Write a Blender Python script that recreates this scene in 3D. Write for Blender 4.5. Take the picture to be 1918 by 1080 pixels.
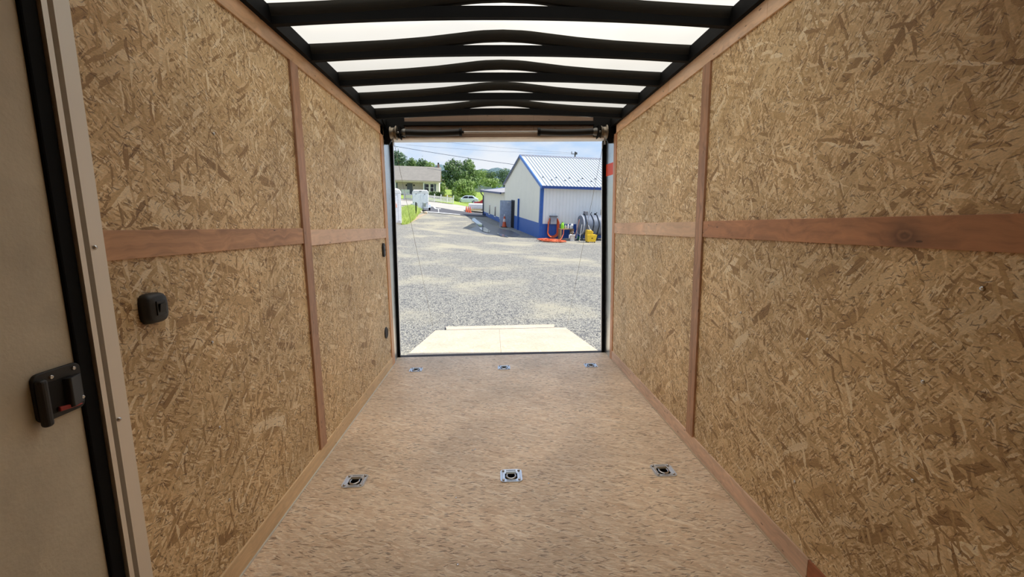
import bpy, bmesh, math, random
import numpy as np
from mathutils import Vector, Matrix

for o in list(bpy.data.objects):
    bpy.data.objects.remove(o)
SC = bpy.context.scene
COL = SC.collection
random.seed(7)
PI = math.pi

# ------------------------------------------------------------------ camera
FPX, YAW, PITCH, ROLL = 810.9, 0.0378, 0.1431, -0.0129
EYE = Vector((-0.0606, 0.0, 1.2556))
_f = Vector((math.sin(YAW) * math.cos(PITCH), math.cos(YAW) * math.cos(PITCH), -math.sin(PITCH)))
_r0 = Vector((math.cos(YAW), -math.sin(YAW), 0))
_u0 = _r0.cross(_f)
_r = _r0 * math.cos(ROLL) + _u0 * math.sin(ROLL)
_u = _u0 * math.cos(ROLL) - _r0 * math.sin(ROLL)
cam_d = bpy.data.cameras.new('camera')
cam = bpy.data.objects.new('camera', cam_d)
COL.objects.link(cam)
cam_d.sensor_fit = 'HORIZONTAL'
cam_d.sensor_width = 36.0
cam_d.lens = FPX / 1918 * 36.0
cam_d.clip_start = 0.02
cam_d.clip_end = 3000
M = Matrix((( _r.x, _u.x, -_f.x), (_r.y, _u.y, -_f.y), (_r.z, _u.z, -_f.z))).to_4x4()
M.translation = EYE
cam.matrix_world = M
SC.camera = cam

# gravity as the yard has it: the trailer stands nose-up on a slope, so 'up' leans in trailer coordinates
UP = Vector((0.0382, -0.0930, 0.9949)).normalized()
FWD = (Vector((0, 1, 0)) - UP * UP.y).normalized()
RGT = FWD.cross(UP)

def ray(px, py):
    return _r * ((px - 959) / FPX) - _u * ((py - 540) / FPX) + _f
def at(px, py, d):
    return EYE + ray(px, py) * d

# ------------------------------------------------------------------ light, sky, exposure
SUN_DIR = Vector((0.63, -0.05, 0.77)).normalized()
sun_d = bpy.data.lights.new('sun', 'SUN')
sun = bpy.data.objects.new('sun', sun_d)
COL.objects.link(sun)
sun_d.energy = 4.5
sun_d.angle = math.radians(0.6)
sun_d.color = (1.0, 0.95, 0.86)
sun.rotation_euler = SUN_DIR.to_track_quat('Z', 'Y').to_euler()
sun.location = (0, 0, 40)
SC.view_settings.view_transform = 'Standard'
SC.view_settings.look = 'None'
SC.view_settings.exposure = 0.42
SC.view_settings.gamma = 1.0
SC.view_settings.use_curve_mapping = False
SC.cycles.max_bounces = 10
SC.cycles.diffuse_bounces = 7
SC.cycles.transmission_bounces = 6
SC.cycles.sample_clamp_indirect = 6.0
SC.cycles.use_denoising = True

def lin(c):
    out = []
    for v in c[:3]:
        v = v / 255.0
        out.append(v / 12.92 if v <= 0.04045 else ((v + 0.055) / 1.055) ** 2.4)
    return (out[0], out[1], out[2], 1.0)

class NT:
    """small helper to write node graphs"""
    def __init__(self, tree):
        self.t = tree
        self.nodes = tree.nodes
    def n(self, typ, ins=None, **props):
        nd = self.nodes.new(typ)
        for k, v in props.items():
            setattr(nd, k, v)
        for k, v in (ins or {}).items():
            s = nd.inputs[k]
            if isinstance(v, bpy.types.NodeSocket):
                self.t.links.new(v, s)
            else:
                s.default_value = v
        return nd
    def math(self, op, a, b=0.0, c=0.0, clamp=False):
        return self.n('ShaderNodeMath', {0: a, 1: b, 2: c}, operation=op, use_clamp=clamp).outputs[0]
    def vmath(self, op, a, b=(0, 0, 0)):
        return self.n('ShaderNodeVectorMath', {0: a, 1: b}, operation=op).outputs[0]
    def mix(self, fac, a, b, blend='MIX'):
        nd = self.n('ShaderNodeMix', {0: fac, 6: a, 7: b}, data_type='RGBA', blend_type=blend)
        return nd.outputs[2]
    def ramp(self, fac, stops, interp='LINEAR'):
        nd = self.n('ShaderNodeValToRGB', {0: fac})
        cr = nd.color_ramp
        cr.interpolation = interp
        while len(cr.elements) > 1:
            cr.elements.remove(cr.elements[-1])
        for i, (p, c) in enumerate(stops):
            e = cr.elements[0] if i == 0 else cr.elements.new(p)
            e.position = p
            e.color = c
        return nd.outputs[0]
    def smooth(self, v, lo, hi):
        return self.n('ShaderNodeMapRange', {0: v, 1: lo, 2: hi, 3: 0.0, 4: 1.0}, interpolation_type='SMOOTHSTEP').outputs[0]
    def noise(self, vec, scale, detail=3.0, rough=0.55, dims='3D', out=0):
        return self.n('ShaderNodeTexNoise', {'Vector': vec, 'Scale': scale, 'Detail': detail, 'Roughness': rough}, noise_dimensions=dims).outputs[out]
    def objco(self):
        return self.n('ShaderNodeTexCoord').outputs['Object']

def g1(v):
    return (v, v, v, 1.0)

# world: pale blue summer sky with soft white clouds
world = bpy.data.worlds.new('sky')
SC.world = world
world.use_nodes = True
wt = NT(world.node_tree)
wt.nodes.clear()
tc = wt.n('ShaderNodeTexCoord').outputs['Generated']
elev = wt.n('ShaderNodeVectorMath', {0: tc, 1: tuple(UP)}, operation='DOT_PRODUCT').outputs['Value']
skycol = wt.ramp(wt.math('MULTIPLY_ADD', elev, 0.5, 0.5), [
    (0.0, (0.30, 0.29, 0.26, 1)), (0.49, (0.42, 0.42, 0.40, 1)), (0.505, (0.58, 0.74, 0.96, 1)),
    (0.56, (0.47, 0.67, 0.96, 1)), (0.70, (0.46, 0.62, 0.92, 1)), (1.0, (0.34, 0.49, 0.82, 1))])
cl = wt.vmath('MULTIPLY', tc, (1.0, 1.0, 2.6))
cn = wt.noise(cl, 3.6, 7.0, 0.55)
cm = wt.smooth(cn, 0.44, 0.66)
skycol = wt.mix(wt.math('MULTIPLY', cm, 0.85), skycol, (0.90, 0.92, 0.95, 1))
above = wt.smooth(elev, -0.02, 0.0)
skyfin = wt.mix(above, (0.30, 0.30, 0.27, 1), skycol)
bg = wt.n('ShaderNodeBackground', {0: skyfin, 1: 0.76})
wo = wt.n('ShaderNodeOutputWorld', {0: bg.outputs[0]})

# ------------------------------------------------------------------ materials
MATS = {}
def mat(name, color=None, rough=0.6, metal=0.0, spec=0.5):
    if name in MATS:
        return MATS[name]
    m = bpy.data.materials.new(name)
    m.use_nodes = True
    t = NT(m.node_tree)
    b = m.node_tree.nodes['Principled BSDF']
    b.inputs['Roughness'].default_value = rough
    b.inputs['Metallic'].default_value = metal
    b.inputs['Specular IOR Level'].default_value = spec
    if color is not None:
        b.inputs['Base Color'].default_value = lin(color)
    MATS[name] = m
    m['_'] = 0
    return m
def nt(m):
    return NT(m.node_tree), m.node_tree.nodes['Principled BSDF']

def mottled(name, color, rough=0.6, metal=0.0, amount=0.12, scale=8.0, bump=0.0, bscale=60.0, bdist=0.002):
    """plain painted / plastic / metal surface with slight uneven tone and relief"""
    if name in MATS:
        return MATS[name]
    m = mat(name, color, rough, metal)
    t, b = nt(m)
    co = t.objco()
    n = t.noise(co, scale, 4.0)
    c = lin(color)
    lo = tuple(v * (1 - amount) for v in c[:3]) + (1,)
    hi = tuple(min(1, v * (1 + amount)) for v in c[:3]) + (1,)
    t.t.links.new(t.ramp(n, [(0.3, lo), (0.7, hi)]), b.inputs['Base Color'])
    t.t.links.new(t.math('MULTIPLY_ADD', n, 0.2, rough - 0.1, clamp=True), b.inputs['Roughness'])
    if bump:
        bn = t.noise(co, bscale, 3.0)
        bp = t.n('ShaderNodeBump', {'Height': bn, 'Strength': bump, 'Distance': bdist})
        t.t.links.new(bp.outputs[0], b.inputs['Normal'])
    return m

def osb_mat(name, kind, seed):
    m = mat(name, (160, 125, 85), 0.62)
    t, b = nt(m)
    co = t.objco()
    sp = t.n('ShaderNodeSeparateXYZ', {0: co})
    X, Y, Z = sp.outputs
    if kind == 'wall':
        uv = t.n('ShaderNodeCombineXYZ', {0: Y, 1: Z, 2: 0.0}).outputs[0]
    else:
        uv = t.n('ShaderNodeCombineXYZ', {0: X, 1: Y, 2: 0.0}).outputs[0]
    uv = t.vmath('ADD', uv, (seed * 3.17, seed * 1.71, 0))
    w1 = t.vmath('MULTIPLY', t.vmath('SUBTRACT', t.noise(uv, 7.0, 2.0, 0.5, '2D', 1), (0.5, 0.5, 0.5)), (0.03, 0.03, 0))
    w2 = t.vmath('MULTIPLY', t.vmath('SUBTRACT', t.noise(uv, 90.0, 2.0, 0.6, '2D', 1), (0.5, 0.5, 0.5)), (0.006, 0.006, 0))
    wuv = t.vmath('ADD', t.vmath('ADD', uv, w1), w2)
    if kind == 'wall':
        pal = [(0.0, lin((158, 124, 82))), (0.2, lin((198, 164, 116))), (0.5, lin((220, 190, 142))), (0.8, lin((234, 208, 164))), (1.0, lin((250, 232, 198)))]
        lay = [(0.3, 0.11, 0.036, 0.0), (-0.6, 0.09, 0.026, 0.3), (1.1, 0.08, 0.022, 0.45), (0.1, 0.075, 0.016, 0.45),
               (-0.3, 0.05, 0.010, 0.5), (0.7, 0.045, 0.008, 0.55), (-1.0, 0.036, 0.006, 0.55), (0.4, 0.028, 0.0040, 0.55),
               (0.15, 0.13, 0.030, 0.86), (-0.8, 0.07, 0.012, 0.82), (1.45, 0.05, 0.009, 0.85)]
        basec = lin((218, 186, 138))
        edk = 0.6
    else:
        pal = [(0.0, lin((212, 182, 150))), (0.3, lin((222, 196, 166))), (0.7, lin((230, 207, 178))), (1.0, lin((242, 224, 200)))]
        lay = [(0.1, 0.08, 0.020, 0.0), (-0.4, 0.05, 0.011, 0.4), (0.35, 0.04, 0.008, 0.45), (0.0, 0.035, 0.005, 0.5), (0.2, 0.10, 0.016, 0.88)]
        basec = lin((220, 192, 158))
        edk = 0.12
    cur = basec
    hgt = None
    for i, (ang, L, Wd, thr) in enumerate(lay):
        rv = t.n('ShaderNodeVectorRotate', {'Vector': wuv, 'Angle': ang + seed * 0.13}, rotation_type='Z_AXIS').outputs[0]
        sv = t.vmath('ADD', t.vmath('MULTIPLY', rv, (1 / L, 1 / Wd, 0)), (i * 7.3, i * 3.9, 0))
        vo = t.n('ShaderNodeTexVoronoi', {'Vector': sv, 'Scale': 1.0, 'Randomness': 1.0}, voronoi_dimensions='2D', feature='F1')
        cs = t.n('ShaderNodeSeparateColor', {0: vo.outputs['Color']})
        val = cs.outputs[0]
        grain = t.noise(t.vmath('MULTIPLY', sv, (0.7, 6.0, 0)), 1.5, 2.0, 0.6, '2D')
        val2 = t.math('ADD', val, t.math('MULTIPLY', t.math('SUBTRACT', grain, 0.5), 0.35))
        mk = t.math('GREATER_THAN', cs.outputs[2], thr) if thr > 0 else 1.0
        colr = t.ramp(val2, pal)
        if i in (0, 1, 3, 4):
            ed = t.n('ShaderNodeTexVoronoi', {'Vector': sv, 'Scale': 1.0, 'Randomness': 1.0}, voronoi_dimensions='2D', feature='DISTANCE_TO_EDGE').outputs['Distance']
            e = t.math('MULTIPLY', t.math('SUBTRACT', 1.0, t.smooth(ed, 0.0, 0.10)), t.math('MULTIPLY', cs.outputs[1], edk))  # darkens strand edges, crevice shade put into the colour for depth
            colr = t.mix(e, colr, lin((104, 72, 44)))
        cur = t.mix(mk, cur, colr)
        h = t.math('MULTIPLY', val, mk) if not isinstance(mk, float) else val
        hgt = h if hgt is None else t.math('ADD', hgt, h)
    # short dark gaps between strands
    if kind == 'wall':
        dk = [(0.2, 0.034, 0.0046, 0.94), (1.1, 0.022, 0.004, 0.95), (-0.7, 0.026, 0.0036, 0.95)]
    else:
        dk = [(0.0, 0.050, 0.0075, 0.945), (0.4, 0.036, 0.006, 0.95), (-0.3, 0.028, 0.0055, 0.945)]
    dkt = None
    for i, (ang, L, Wd, thr) in enumerate(dk):
        rv = t.n('ShaderNodeVectorRotate', {'Vector': wuv, 'Angle': ang}, rotation_type='Z_AXIS').outputs[0]
        sv = t.vmath('ADD', t.vmath('MULTIPLY', rv, (1 / L, 1 / Wd, 0)), (i * 5.1 + 2, i * 9.7, 0))
        vo = t.n('ShaderNodeTexVoronoi', {'Vector': sv, 'Scale': 1.0, 'Randomness': 1.0}, voronoi_dimensions='2D', feature='F1')
        cs = t.n('ShaderNodeSeparateColor', {0: vo.outputs['Color']})
        k = t.math('MULTIPLY', t.math('GREATER_THAN', cs.outputs[0], thr), t.math('SUBTRACT', 1.0, t.smooth(vo.outputs['Distance'], 0.25, 0.5)))
        dkt = k if dkt is None else t.math('MAXIMUM', dkt, k)
    cur = t.mix(t.math('MULTIPLY', dkt, 0.62), cur, lin((92, 62, 40)))
    fib = t.noise(t.vmath('MULTIPLY', wuv, (90.0, 260.0, 0) if kind == 'wall' else (40.0, 240.0, 0)), 1.0, 3.0, 0.65, '2D')
    cur = t.mix(1.0, cur, t.ramp(fib, [(0.25, g1(0.80)), (0.5, g1(1.0)), (0.75, g1(1.16))]), 'MULTIPLY')
    big = t.noise(uv, 2.2, 3.0, 0.5, '2D')
    cur = t.mix(1.0, cur, t.ramp(big, [(0.3, g1(0.86)), (0.7, g1(1.1))]), 'MULTIPLY')
    t.t.links.new(cur, b.inputs['Base Color'])
    ht = t.math('SUBTRACT', hgt, dkt)
    bp = t.n('ShaderNodeBump', {'Height': ht, 'Strength': 0.5 if kind == 'wall' else 0.25, 'Distance': 0.0012})
    t.t.links.new(bp.outputs[0], b.inputs['Normal'])
    b.inputs['Roughness'].default_value = 0.55 if kind == 'wall' else 0.48
    return m

def wood_mat(name, color, axis=1, knots=False, amount=0.35):
    if name in MATS:
        return MATS[name]
    m = mat(name, color, 0.5)
    t, b = nt(m)
    co = t.objco()
    sc = [42.0, 42.0, 42.0]
    sc[axis] = 1.6
    wv = t.vmath('MULTIPLY', co, tuple(sc))
    wob = t.noise(co, 5.0, 2.0)
    wv = t.vmath('ADD', wv, t.n('ShaderNodeCombineXYZ', {0: t.math('MULTIPLY', wob, 4.0), 1: t.math('MULTIPLY', wob, 4.0), 2: t.math('MULTIPLY', wob, 4.0)}).outputs[0])
    n = t.noise(wv, 1.0, 6.0, 0.6)
    c = lin(color)
    lo = tuple(v * (1 - amount) for v in c[:3]) + (1,)
    hi = tuple(min(1, v * (1 + amount * 0.8)) for v in c[:3]) + (1,)
    colr = t.ramp(n, [(0.25, lo), (0.5, c), (0.75, hi)])
    big = t.noise(co, 1.7, 2.0)
    colr = t.mix(1.0, colr, t.ramp(big, [(0.3, (0.82, 0.78, 0.74, 1)), (0.7, (1.12, 1.1, 1.08, 1))]), 'MULTIPLY')
    pin = t.n('ShaderNodeTexVoronoi', {'Vector': t.vmath('MULTIPLY', co, tuple(9.0 if i == axis else 30.0 for i in range(3))), 'Scale': 1.0}, feature='F1').outputs['Distance']
    colr = t.mix(t.math('MULTIPLY', t.math('LESS_THAN', pin, 0.085), 0.7), colr, lin((50, 32, 20)))
    t.t.links.new(colr, b.inputs['Base Color'])
    bp = t.n('ShaderNodeBump', {'Height': n, 'Strength': 0.25, 'Distance': 0.0008})
    t.t.links.new(bp.outputs[0], b.inputs['Normal'])
    return m

def brushed(name, color, rough=0.3, axis=2):
    if name in MATS:
        return MATS[name]
    m = mat(name, color, rough, 1.0)
    t, b = nt(m)
    co = t.objco()
    sc = [260.0, 260.0, 260.0]
    sc[axis] = 3.0
    n = t.noise(t.vmath('MULTIPLY', co, tuple(sc)), 1.0, 3.0)
    big = t.noise(co, 6.0, 3.0)
    t.t.links.new(t.math('ADD', t.math('MULTIPLY_ADD', n, 0.16, rough - 0.08), t.math('MULTIPLY_ADD', big, 0.16, -0.08)), b.inputs['Roughness'])
    bp = t.n('ShaderNodeBump', {'Height': n, 'Strength': 0.08, 'Distance': 0.0004})
    t.t.links.new(bp.outputs[0], b.inputs['Normal'])
    return m

def leafy(name, dark, light, trans=0.25):
    """leaf colour that differs from leaf to leaf"""
    m = mat(name, light, 0.6)
    t, b = nt(m)
    rnd = t.n('ShaderNodeNewGeometry').outputs['Random Per Island']
    col = t.ramp(rnd, [(0.0, lin(dark)), (0.6, lin(tuple((a + c) / 2 for a, c in zip(dark, light)))), (1.0, lin(light))])
    t.t.links.new(col, b.inputs['Base Color'])
    tr = t.n('ShaderNodeBsdfTranslucent', {0: col})
    ms = t.n('ShaderNodeMixShader', {0: trans, 1: b.outputs[0], 2: tr.outputs[0]})
    t.t.links.new(ms.outputs[0], m.node_tree.nodes['Material Output'].inputs[0])
    return m

def isle(name, stops, rough=0.7):
    m = mat(name, (128, 128, 128), rough)
    t, b = nt(m)
    rnd = t.n('ShaderNodeNewGeometry').outputs['Random Per Island']
    t.t.links.new(t.ramp(rnd, stops), b.inputs['Base Color'])
    return m

# ------------------------------------------------------------------ mesh builder
class MB:
    def __init__(self):
        self.v, self.f, self.sm = [], [], []
    def add(self, vs, fs, smooth=False):
        o = len(self.v)
        self.v += [tuple(p) for p in vs]
        self.f += [tuple(i + o for i in f) for f in fs]
        self.sm += [smooth] * len(fs)
        return self
    def box(self, x0, x1, y0, y1, z0, z1):
        if x0 > x1: x0, x1 = x1, x0
        if y0 > y1: y0, y1 = y1, y0
        if z0 > z1: z0, z1 = z1, z0
        vs = [(x0, y0, z0), (x1, y0, z0), (x1, y1, z0), (x0, y1, z0), (x0, y0, z1), (x1, y0, z1), (x1, y1, z1), (x0, y1, z1)]
        return self.add(vs, [(3, 2, 1, 0), (4, 5, 6, 7), (0, 1, 5, 4), (1, 2, 6, 5), (2, 3, 7, 6), (3, 0, 4, 7)])
    def prism(self, poly, axis, a, b):
        """closed polygon in the two other axes, extruded along axis from a to b"""
        n = len(poly)
        def P(u, w, s):
            return {0: (s, u, w), 1: (u, s, w), 2: (u, w, s)}[axis]
        vs = [P(u, w, a) for u, w in poly] + [P(u, w, b) for u, w in poly]
        fs = [tuple(range(n))[::-1], tuple(range(n, 2 * n))]
        fs += [(i, (i + 1) % n, (i + 1) % n + n, i + n) for i in range(n)]
        return self.add(vs, fs)
    def tube(self, pts, r, n=8, cap=True, smooth=True):
        pts = [Vector(p) for p in pts]
        rs = r if isinstance(r, (list, tuple)) else [r] * len(pts)
        vs, fs = [], []
        prev = None
        for i, p in enumerate(pts):
            d = (pts[min(i + 1, len(pts) - 1)] - pts[max(i - 1, 0)]).normalized()
            if prev is None:
                a = d.orthogonal().normalized()
            else:
                a = (prev - d * prev.dot(d))
                a = a.normalized() if a.length > 1e-6 else d.orthogonal().normalized()
            prev = a
            bb = d.cross(a)
            for k in range(n):
                th = 2 * PI * k / n
                vs.append(p + (a * math.cos(th) + bb * math.sin(th)) * rs[i])
        for i in range(len(pts) - 1):
            for k in range(n):
                fs.append((i * n + k, i * n + (k + 1) % n, (i + 1) * n + (k + 1) % n, (i + 1) * n + k))
        self.add(vs, fs, smooth)
        if cap:
            self.add(vs[:n], [tuple(range(n))[::-1]])
            self.add(vs[-n:], [tuple(range(n))])
        return self
    def lathe(self, prof, axis=2, center=(0, 0, 0), n=20, smooth=True, cap=True):
        """prof: list of (radius, height along axis)"""
        c = Vector(center)
        vs, fs = [], []
        for r, h in prof:
            for k in range(n):
                th = 2 * PI * k / n
                a, b2 = r * math.cos(th), r * math.sin(th)
                vs.append(c + Vector({2: (a, b2, h), 0: (h, a, b2), 1: (b2, h, a)}[axis]))
        for i in range(len(prof) - 1):
            for k in range(n):
                fs.append((i * n + k, i * n + (k + 1) % n, (i + 1) * n + (k + 1) % n, (i + 1) * n + k))
        self.add(vs, fs, smooth)
        if cap:
            if prof[0][0] > 1e-5: self.add(vs[:n], [tuple(range(n))[::-1]])
            if prof[-1][0] > 1e-5: self.add(vs[-n:], [tuple(range(n))])
        return self
    def tf(self, Mx):
        self.v = [tuple(Mx @ Vector(p)) for p in self.v]
        return self
    def build(self, name, material, parent=None, bevel=0.0, seg=2):
        me = bpy.data.meshes.new(name)
        me.from_pydata(self.v, [], self.f)
        me.polygons.foreach_set('use_smooth', self.sm)
        me.materials.append(material)
        me.update()
        bm = bmesh.new()
        bm.from_mesh(me)
        bmesh.ops.recalc_face_normals(bm, faces=bm.faces)
        if bevel:
            es = [e for e in bm.edges if len(e.link_faces) == 2 and e.calc_face_angle(0) > 0.5]
            bmesh.ops.bevel(bm, geom=es, offset=bevel, segments=seg, affect='EDGES', profile=0.5, clamp_overlap=True)
        bm.to_mesh(me)
        bm.free()
        o = bpy.data.objects.new(name, me)
        COL.objects.link(o)
        if parent is not None:
            o.parent = parent
        return o

def tag(o, label, cat, group=None, kind=None):
    o['label'] = label
    if cat: o['category'] = cat
    if group: o['group'] = group
    if kind: o['kind'] = kind
    return o
def thing(name, label, cat, loc=(0, 0, 0), group=None, kind=None):
    o = bpy.data.objects.new(name, None)
    o.empty_display_size = 0.1
    COL.objects.link(o)
    o.location = loc
    return tag(o, label, cat, group, kind)
def yardframe(loc, yaw=0.0):
    c, s = math.cos(yaw), math.sin(yaw)
    x = RGT * c + FWD * s
    y = FWD * c - RGT * s
    m = Matrix(((x.x, y.x, UP.x), (x.y, y.y, UP.y), (x.z, y.z, UP.z))).to_4x4()
    m.translation = Vector(loc)
    return m
def outthing(name, label, cat, loc, yaw=0.0, group=None, kind=None):
    o = thing(name, label, cat, (0, 0, 0), group, kind)
    o.matrix_world = yardframe(loc, yaw)
    return o
def copy_tree(o, parent=None):
    c = o.copy()
    COL.objects.link(c)
    if parent is not None:
        c.parent = parent
    for ch in list(o.children):
        copy_tree(ch, c)
    return c
def rrect(w, h, r, n=5, cx=0, cy=0):
    pts = []
    for (sx, sy, a0) in ((1, 1, 0), (-1, 1, PI / 2), (-1, -1, PI), (1, -1, 3 * PI / 2)):
        for i in range(n + 1):
            a = a0 + PI / 2 * i / n
            pts.append((cx + sx * (w / 2 - r) + r * math.cos(a), cy + sy * (h / 2 - r) + r * math.sin(a)))
    return pts

# ================================================================== TRAILER SHELL
HW = 1.015                       # half width to the faces of the wood strips
Y0, YR = -0.95, 4.135            # nose wall, rear edge of floor
M_OSB_L = osb_mat('osb_left', 'wall', 1.0)
M_OSB_R = osb_mat('osb_right', 'wall', 4.0)
M_OSB_F = osb_mat('osb_floor', 'floor', 2.0)
M_SKIN = mottled('white_aluminium_skin', (205, 205, 205), 0.45)
M_LUAN = wood_mat('luan_strip', (180, 140, 112), 2)
M_RAIL = wood_mat('mahogany_rail', (196, 152, 116), 1)
M_RAILR = wood_mat('mahogany_rail_dark', (186, 134, 96), 1)
M_PALE = wood_mat('pale_rail', (222, 190, 160), 1, amount=0.22)
M_TOP = wood_mat('top_rail_wood', (212, 174, 136), 1, amount=0.25)
M_TOPR = wood_mat('top_rail_wood_pale', (232, 200, 168), 1, amount=0.25)
M_BASEL = wood_mat('baseboard_oak', (230, 202, 160), 1, amount=0.2)
M_BASER = wood_mat('baseboard_pinkish', (222, 192, 168), 1, amount=0.25)
M_RED = wood_mat('red_wood', (176, 110, 74), 1)
M_BLACK = mottled('black_rubber', (10, 10, 10), 0.75)
M_BLKMET = mottled('black_painted_steel', (12, 11, 10), 0.5)
M_BOW = mottled('bow_black', (6, 6, 6), 0.7)
M_BOW.node_tree.nodes['Principled BSDF'].inputs['Specular IOR Level'].default_value = 0.12
M_STRIP = mottled('dark_strip', (34, 32, 26), 0.95, bump=0.3, bscale=300)
for _m in (M_BLACK, M_BLKMET):
    _m.node_tree.nodes['Principled BSDF'].inputs['Specular IOR Level'].default_value = 0.15
M_ALU = brushed('brushed_aluminium', (236, 230, 220), 0.42, 2)
MATS['brushed_aluminium'].node_tree.nodes['Principled BSDF'].inputs['Metallic'].default_value = 0.55
M_ALUX = brushed('brushed_aluminium_bright', (205, 208, 206), 0.3, 2)
M_ZINC = brushed('zinc_plate', (222, 230, 240), 0.42, 0)
M_STEEL = mottled('bright_steel', (200, 200, 200), 0.25, 1.0)
M_DARKHOLE = mottled('dark_recess', (14, 13, 12), 0.8)
M_PLASTIC = mottled('black_plastic', (28, 28, 28), 0.5, bump=0.35, bscale=900, bdist=0.0004)
M_WHITE = mottled('white_paint', (232, 232, 230), 0.4)

# floor slab with six square cut-outs for the tie-down pans
RINGS = [(x, y) for y in (2.04, 3.74) for x in (-0.783, 0.0, 0.783)]
HS = 0.041
xs = sorted({-1.045, 1.045} | {v for x in (-0.783, 0.0, 0.783) for v in (x - HS, x + HS)})
ys = sorted({Y0, YR} | {v for y in (2.04, 3.74) for v in (y - HS, y + HS)})
fb = MB()
for i in range(len(xs) - 1):
    for j in range(len(ys) - 1):
        cx, cy = (xs[i] + xs[i + 1]) / 2, (ys[j] + ys[j + 1]) / 2
        if any(abs(cx - a) < 0.01 and abs(cy - b) < 0.01 for a, b in RINGS):
            continue
        fb.box(xs[i], xs[i + 1], ys[j], ys[j + 1], -0.035, 0.0)
floor = fb.build('floor', M_OSB_F)
tag(floor, 'tan strand board trailer floor with fine dark flecks', 'floor', kind='structure')
MB().box(-HW, -HW + 0.007, Y0, 3.95, 0.0, 0.004).build('edge_strip', mottled('edge_white', (214, 210, 198), 0.5), floor)
MB().box(HW - 0.006, HW, Y0, 3.95, 0.0, 0.004).build('edge_strip', mottled('edge_cream', (196, 176, 150), 0.6), floor)
MB().box(-1.06, 1.06, YR, 4.215, -0.07, -0.003).build('rear_sill', mottled('sill_gap_shade', (44, 30, 26), 0.6), floor)  # sill coloured dark to stand for the shaded gap before the ramp
MB().box(-1.06, 1.06, Y0, YR, -0.10, -0.07).build('underfloor', M_BLKMET, floor)

def wall_screws(parent, side, pts):
    for (y, z) in pts:
        x = side * (HW + 0.0065)
        MB().lathe([(0.0, 0.0), (0.0052, 0.0), (0.0058, 0.001), (0.0035, 0.0024), (0.0, 0.0026)], 0, (0, 0, 0), 10).tf(
            Matrix.Translation((x, y, z)) @ Matrix.Scale(-side, 4, (1, 0, 0))).build('screw', M_STEEL, parent)

F0 = HW + 0.007                  # face of the OSB sheets
def onwall(px, py, side):
    d = ray(px, py)
    t = (side * F0 - EYE.x) / d.x
    q = EYE + d * t
    return (q.y, q.z)
def wall(side, name, label, mosb, ystart, panels):
    s = side
    w = MB().box(s * (F0 + 0.013), s * (F0 + 0.03), Y0, 4.2, -0.05, 2.17).build(name, M_SKIN)
    tag(w, label, 'wall', kind='structure')
    for (a, b, z0, z1) in panels:
        MB().box(s * F0, s * (F0 + 0.012), a, b, z0, z1).build('strand_board_panel', mosb, w, 0.001, 1)
    return w
wall_left = wall(-1, 'wall_left', 'trailer wall of strand board sheets and brown wood strips beside the entry door', M_OSB_L, 1.09,
                 [(1.06, 2.254, 0.0, 1.222), (1.06, 2.254, 1.224, 2.16), (2.256, 3.955, 0.0, 1.222), (2.256, 3.955, 1.224, 2.16),
                  (Y0, 0.16, 0.0, 1.222), (Y0, 0.16, 1.224, 2.16)])
wall_right = wall(1, 'wall_right', 'trailer wall of strand board sheets with a long reddish wood rail, facing the entry door', M_OSB_R, Y0,
                  [(Y0, 2.254, 0.0, 1.222), (Y0, 2.254, 1.224, 2.16),
                   (2.256, 3.955, 0.0, 1.222), (2.256, 3.955, 1.224, 2.16)])
def strip(parent, side, name, y0, y1, z0, z1, m, extra=0.0):
    return MB().box(side * (HW - 0.001 - extra), side * F0, y0, y1, z0, z1).build(name, m, parent, 0.0008, 1)
# a knot in the long rail
_t, _b = nt(M_RAILR)
_src = _b.inputs['Base Color'].links[0].from_socket
_ky, _kz = onwall(1699, 441, 1)
_d = _t.vmath('MULTIPLY', _t.vmath('SUBTRACT', _t.objco(), (0.0, _ky, _kz)), (0.0, 1.0, 1.35))
_l = _t.n('ShaderNodeVectorMath', {0: _d}, operation='LENGTH').outputs['Value']
_l = _t.math('ADD', _l, _t.math('MULTIPLY', _t.math('SUBTRACT', _t.noise(_t.objco(), 40.0, 3.0), 0.5), 0.02))
_kc = _t.ramp(_t.math('MULTIPLY', _l, 10.0), [(0.0, g1(0.62)), (0.12, g1(0.45)), (0.18, g1(0.8)), (0.25, g1(0.5)), (0.45, g1(0.8)), (0.8, g1(1.0))])
_t.t.links.new(_t.mix(1.0, _src, _kc, 'MULTIPLY'), _b.inputs['Base Color'])
# left wall strips
strip(wall_left, -1, 'top_rail', 1.05, 3.965, 2.047, 2.119, M_TOP)
strip(wall_left, -1, 'mid_rail', 1.088, 2.214, 1.183, 1.258, M_RAIL)
strip(wall_left, -1, 'mid_rail', 2.296, 3.862, 1.168, 1.250, wood_mat('mid_pink', (230, 198, 172), 1, amount=0.2))
strip(wall_left, -1, 'seam_strip', 2.214, 2.296, 0.081, 2.046, M_LUAN, 0.003)
strip(wall_left, -1, 'end_strip', 3.862, 3.955, 0.0, 2.12, wood_mat('end_strip_wood', (222, 176, 136), 2))
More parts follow.
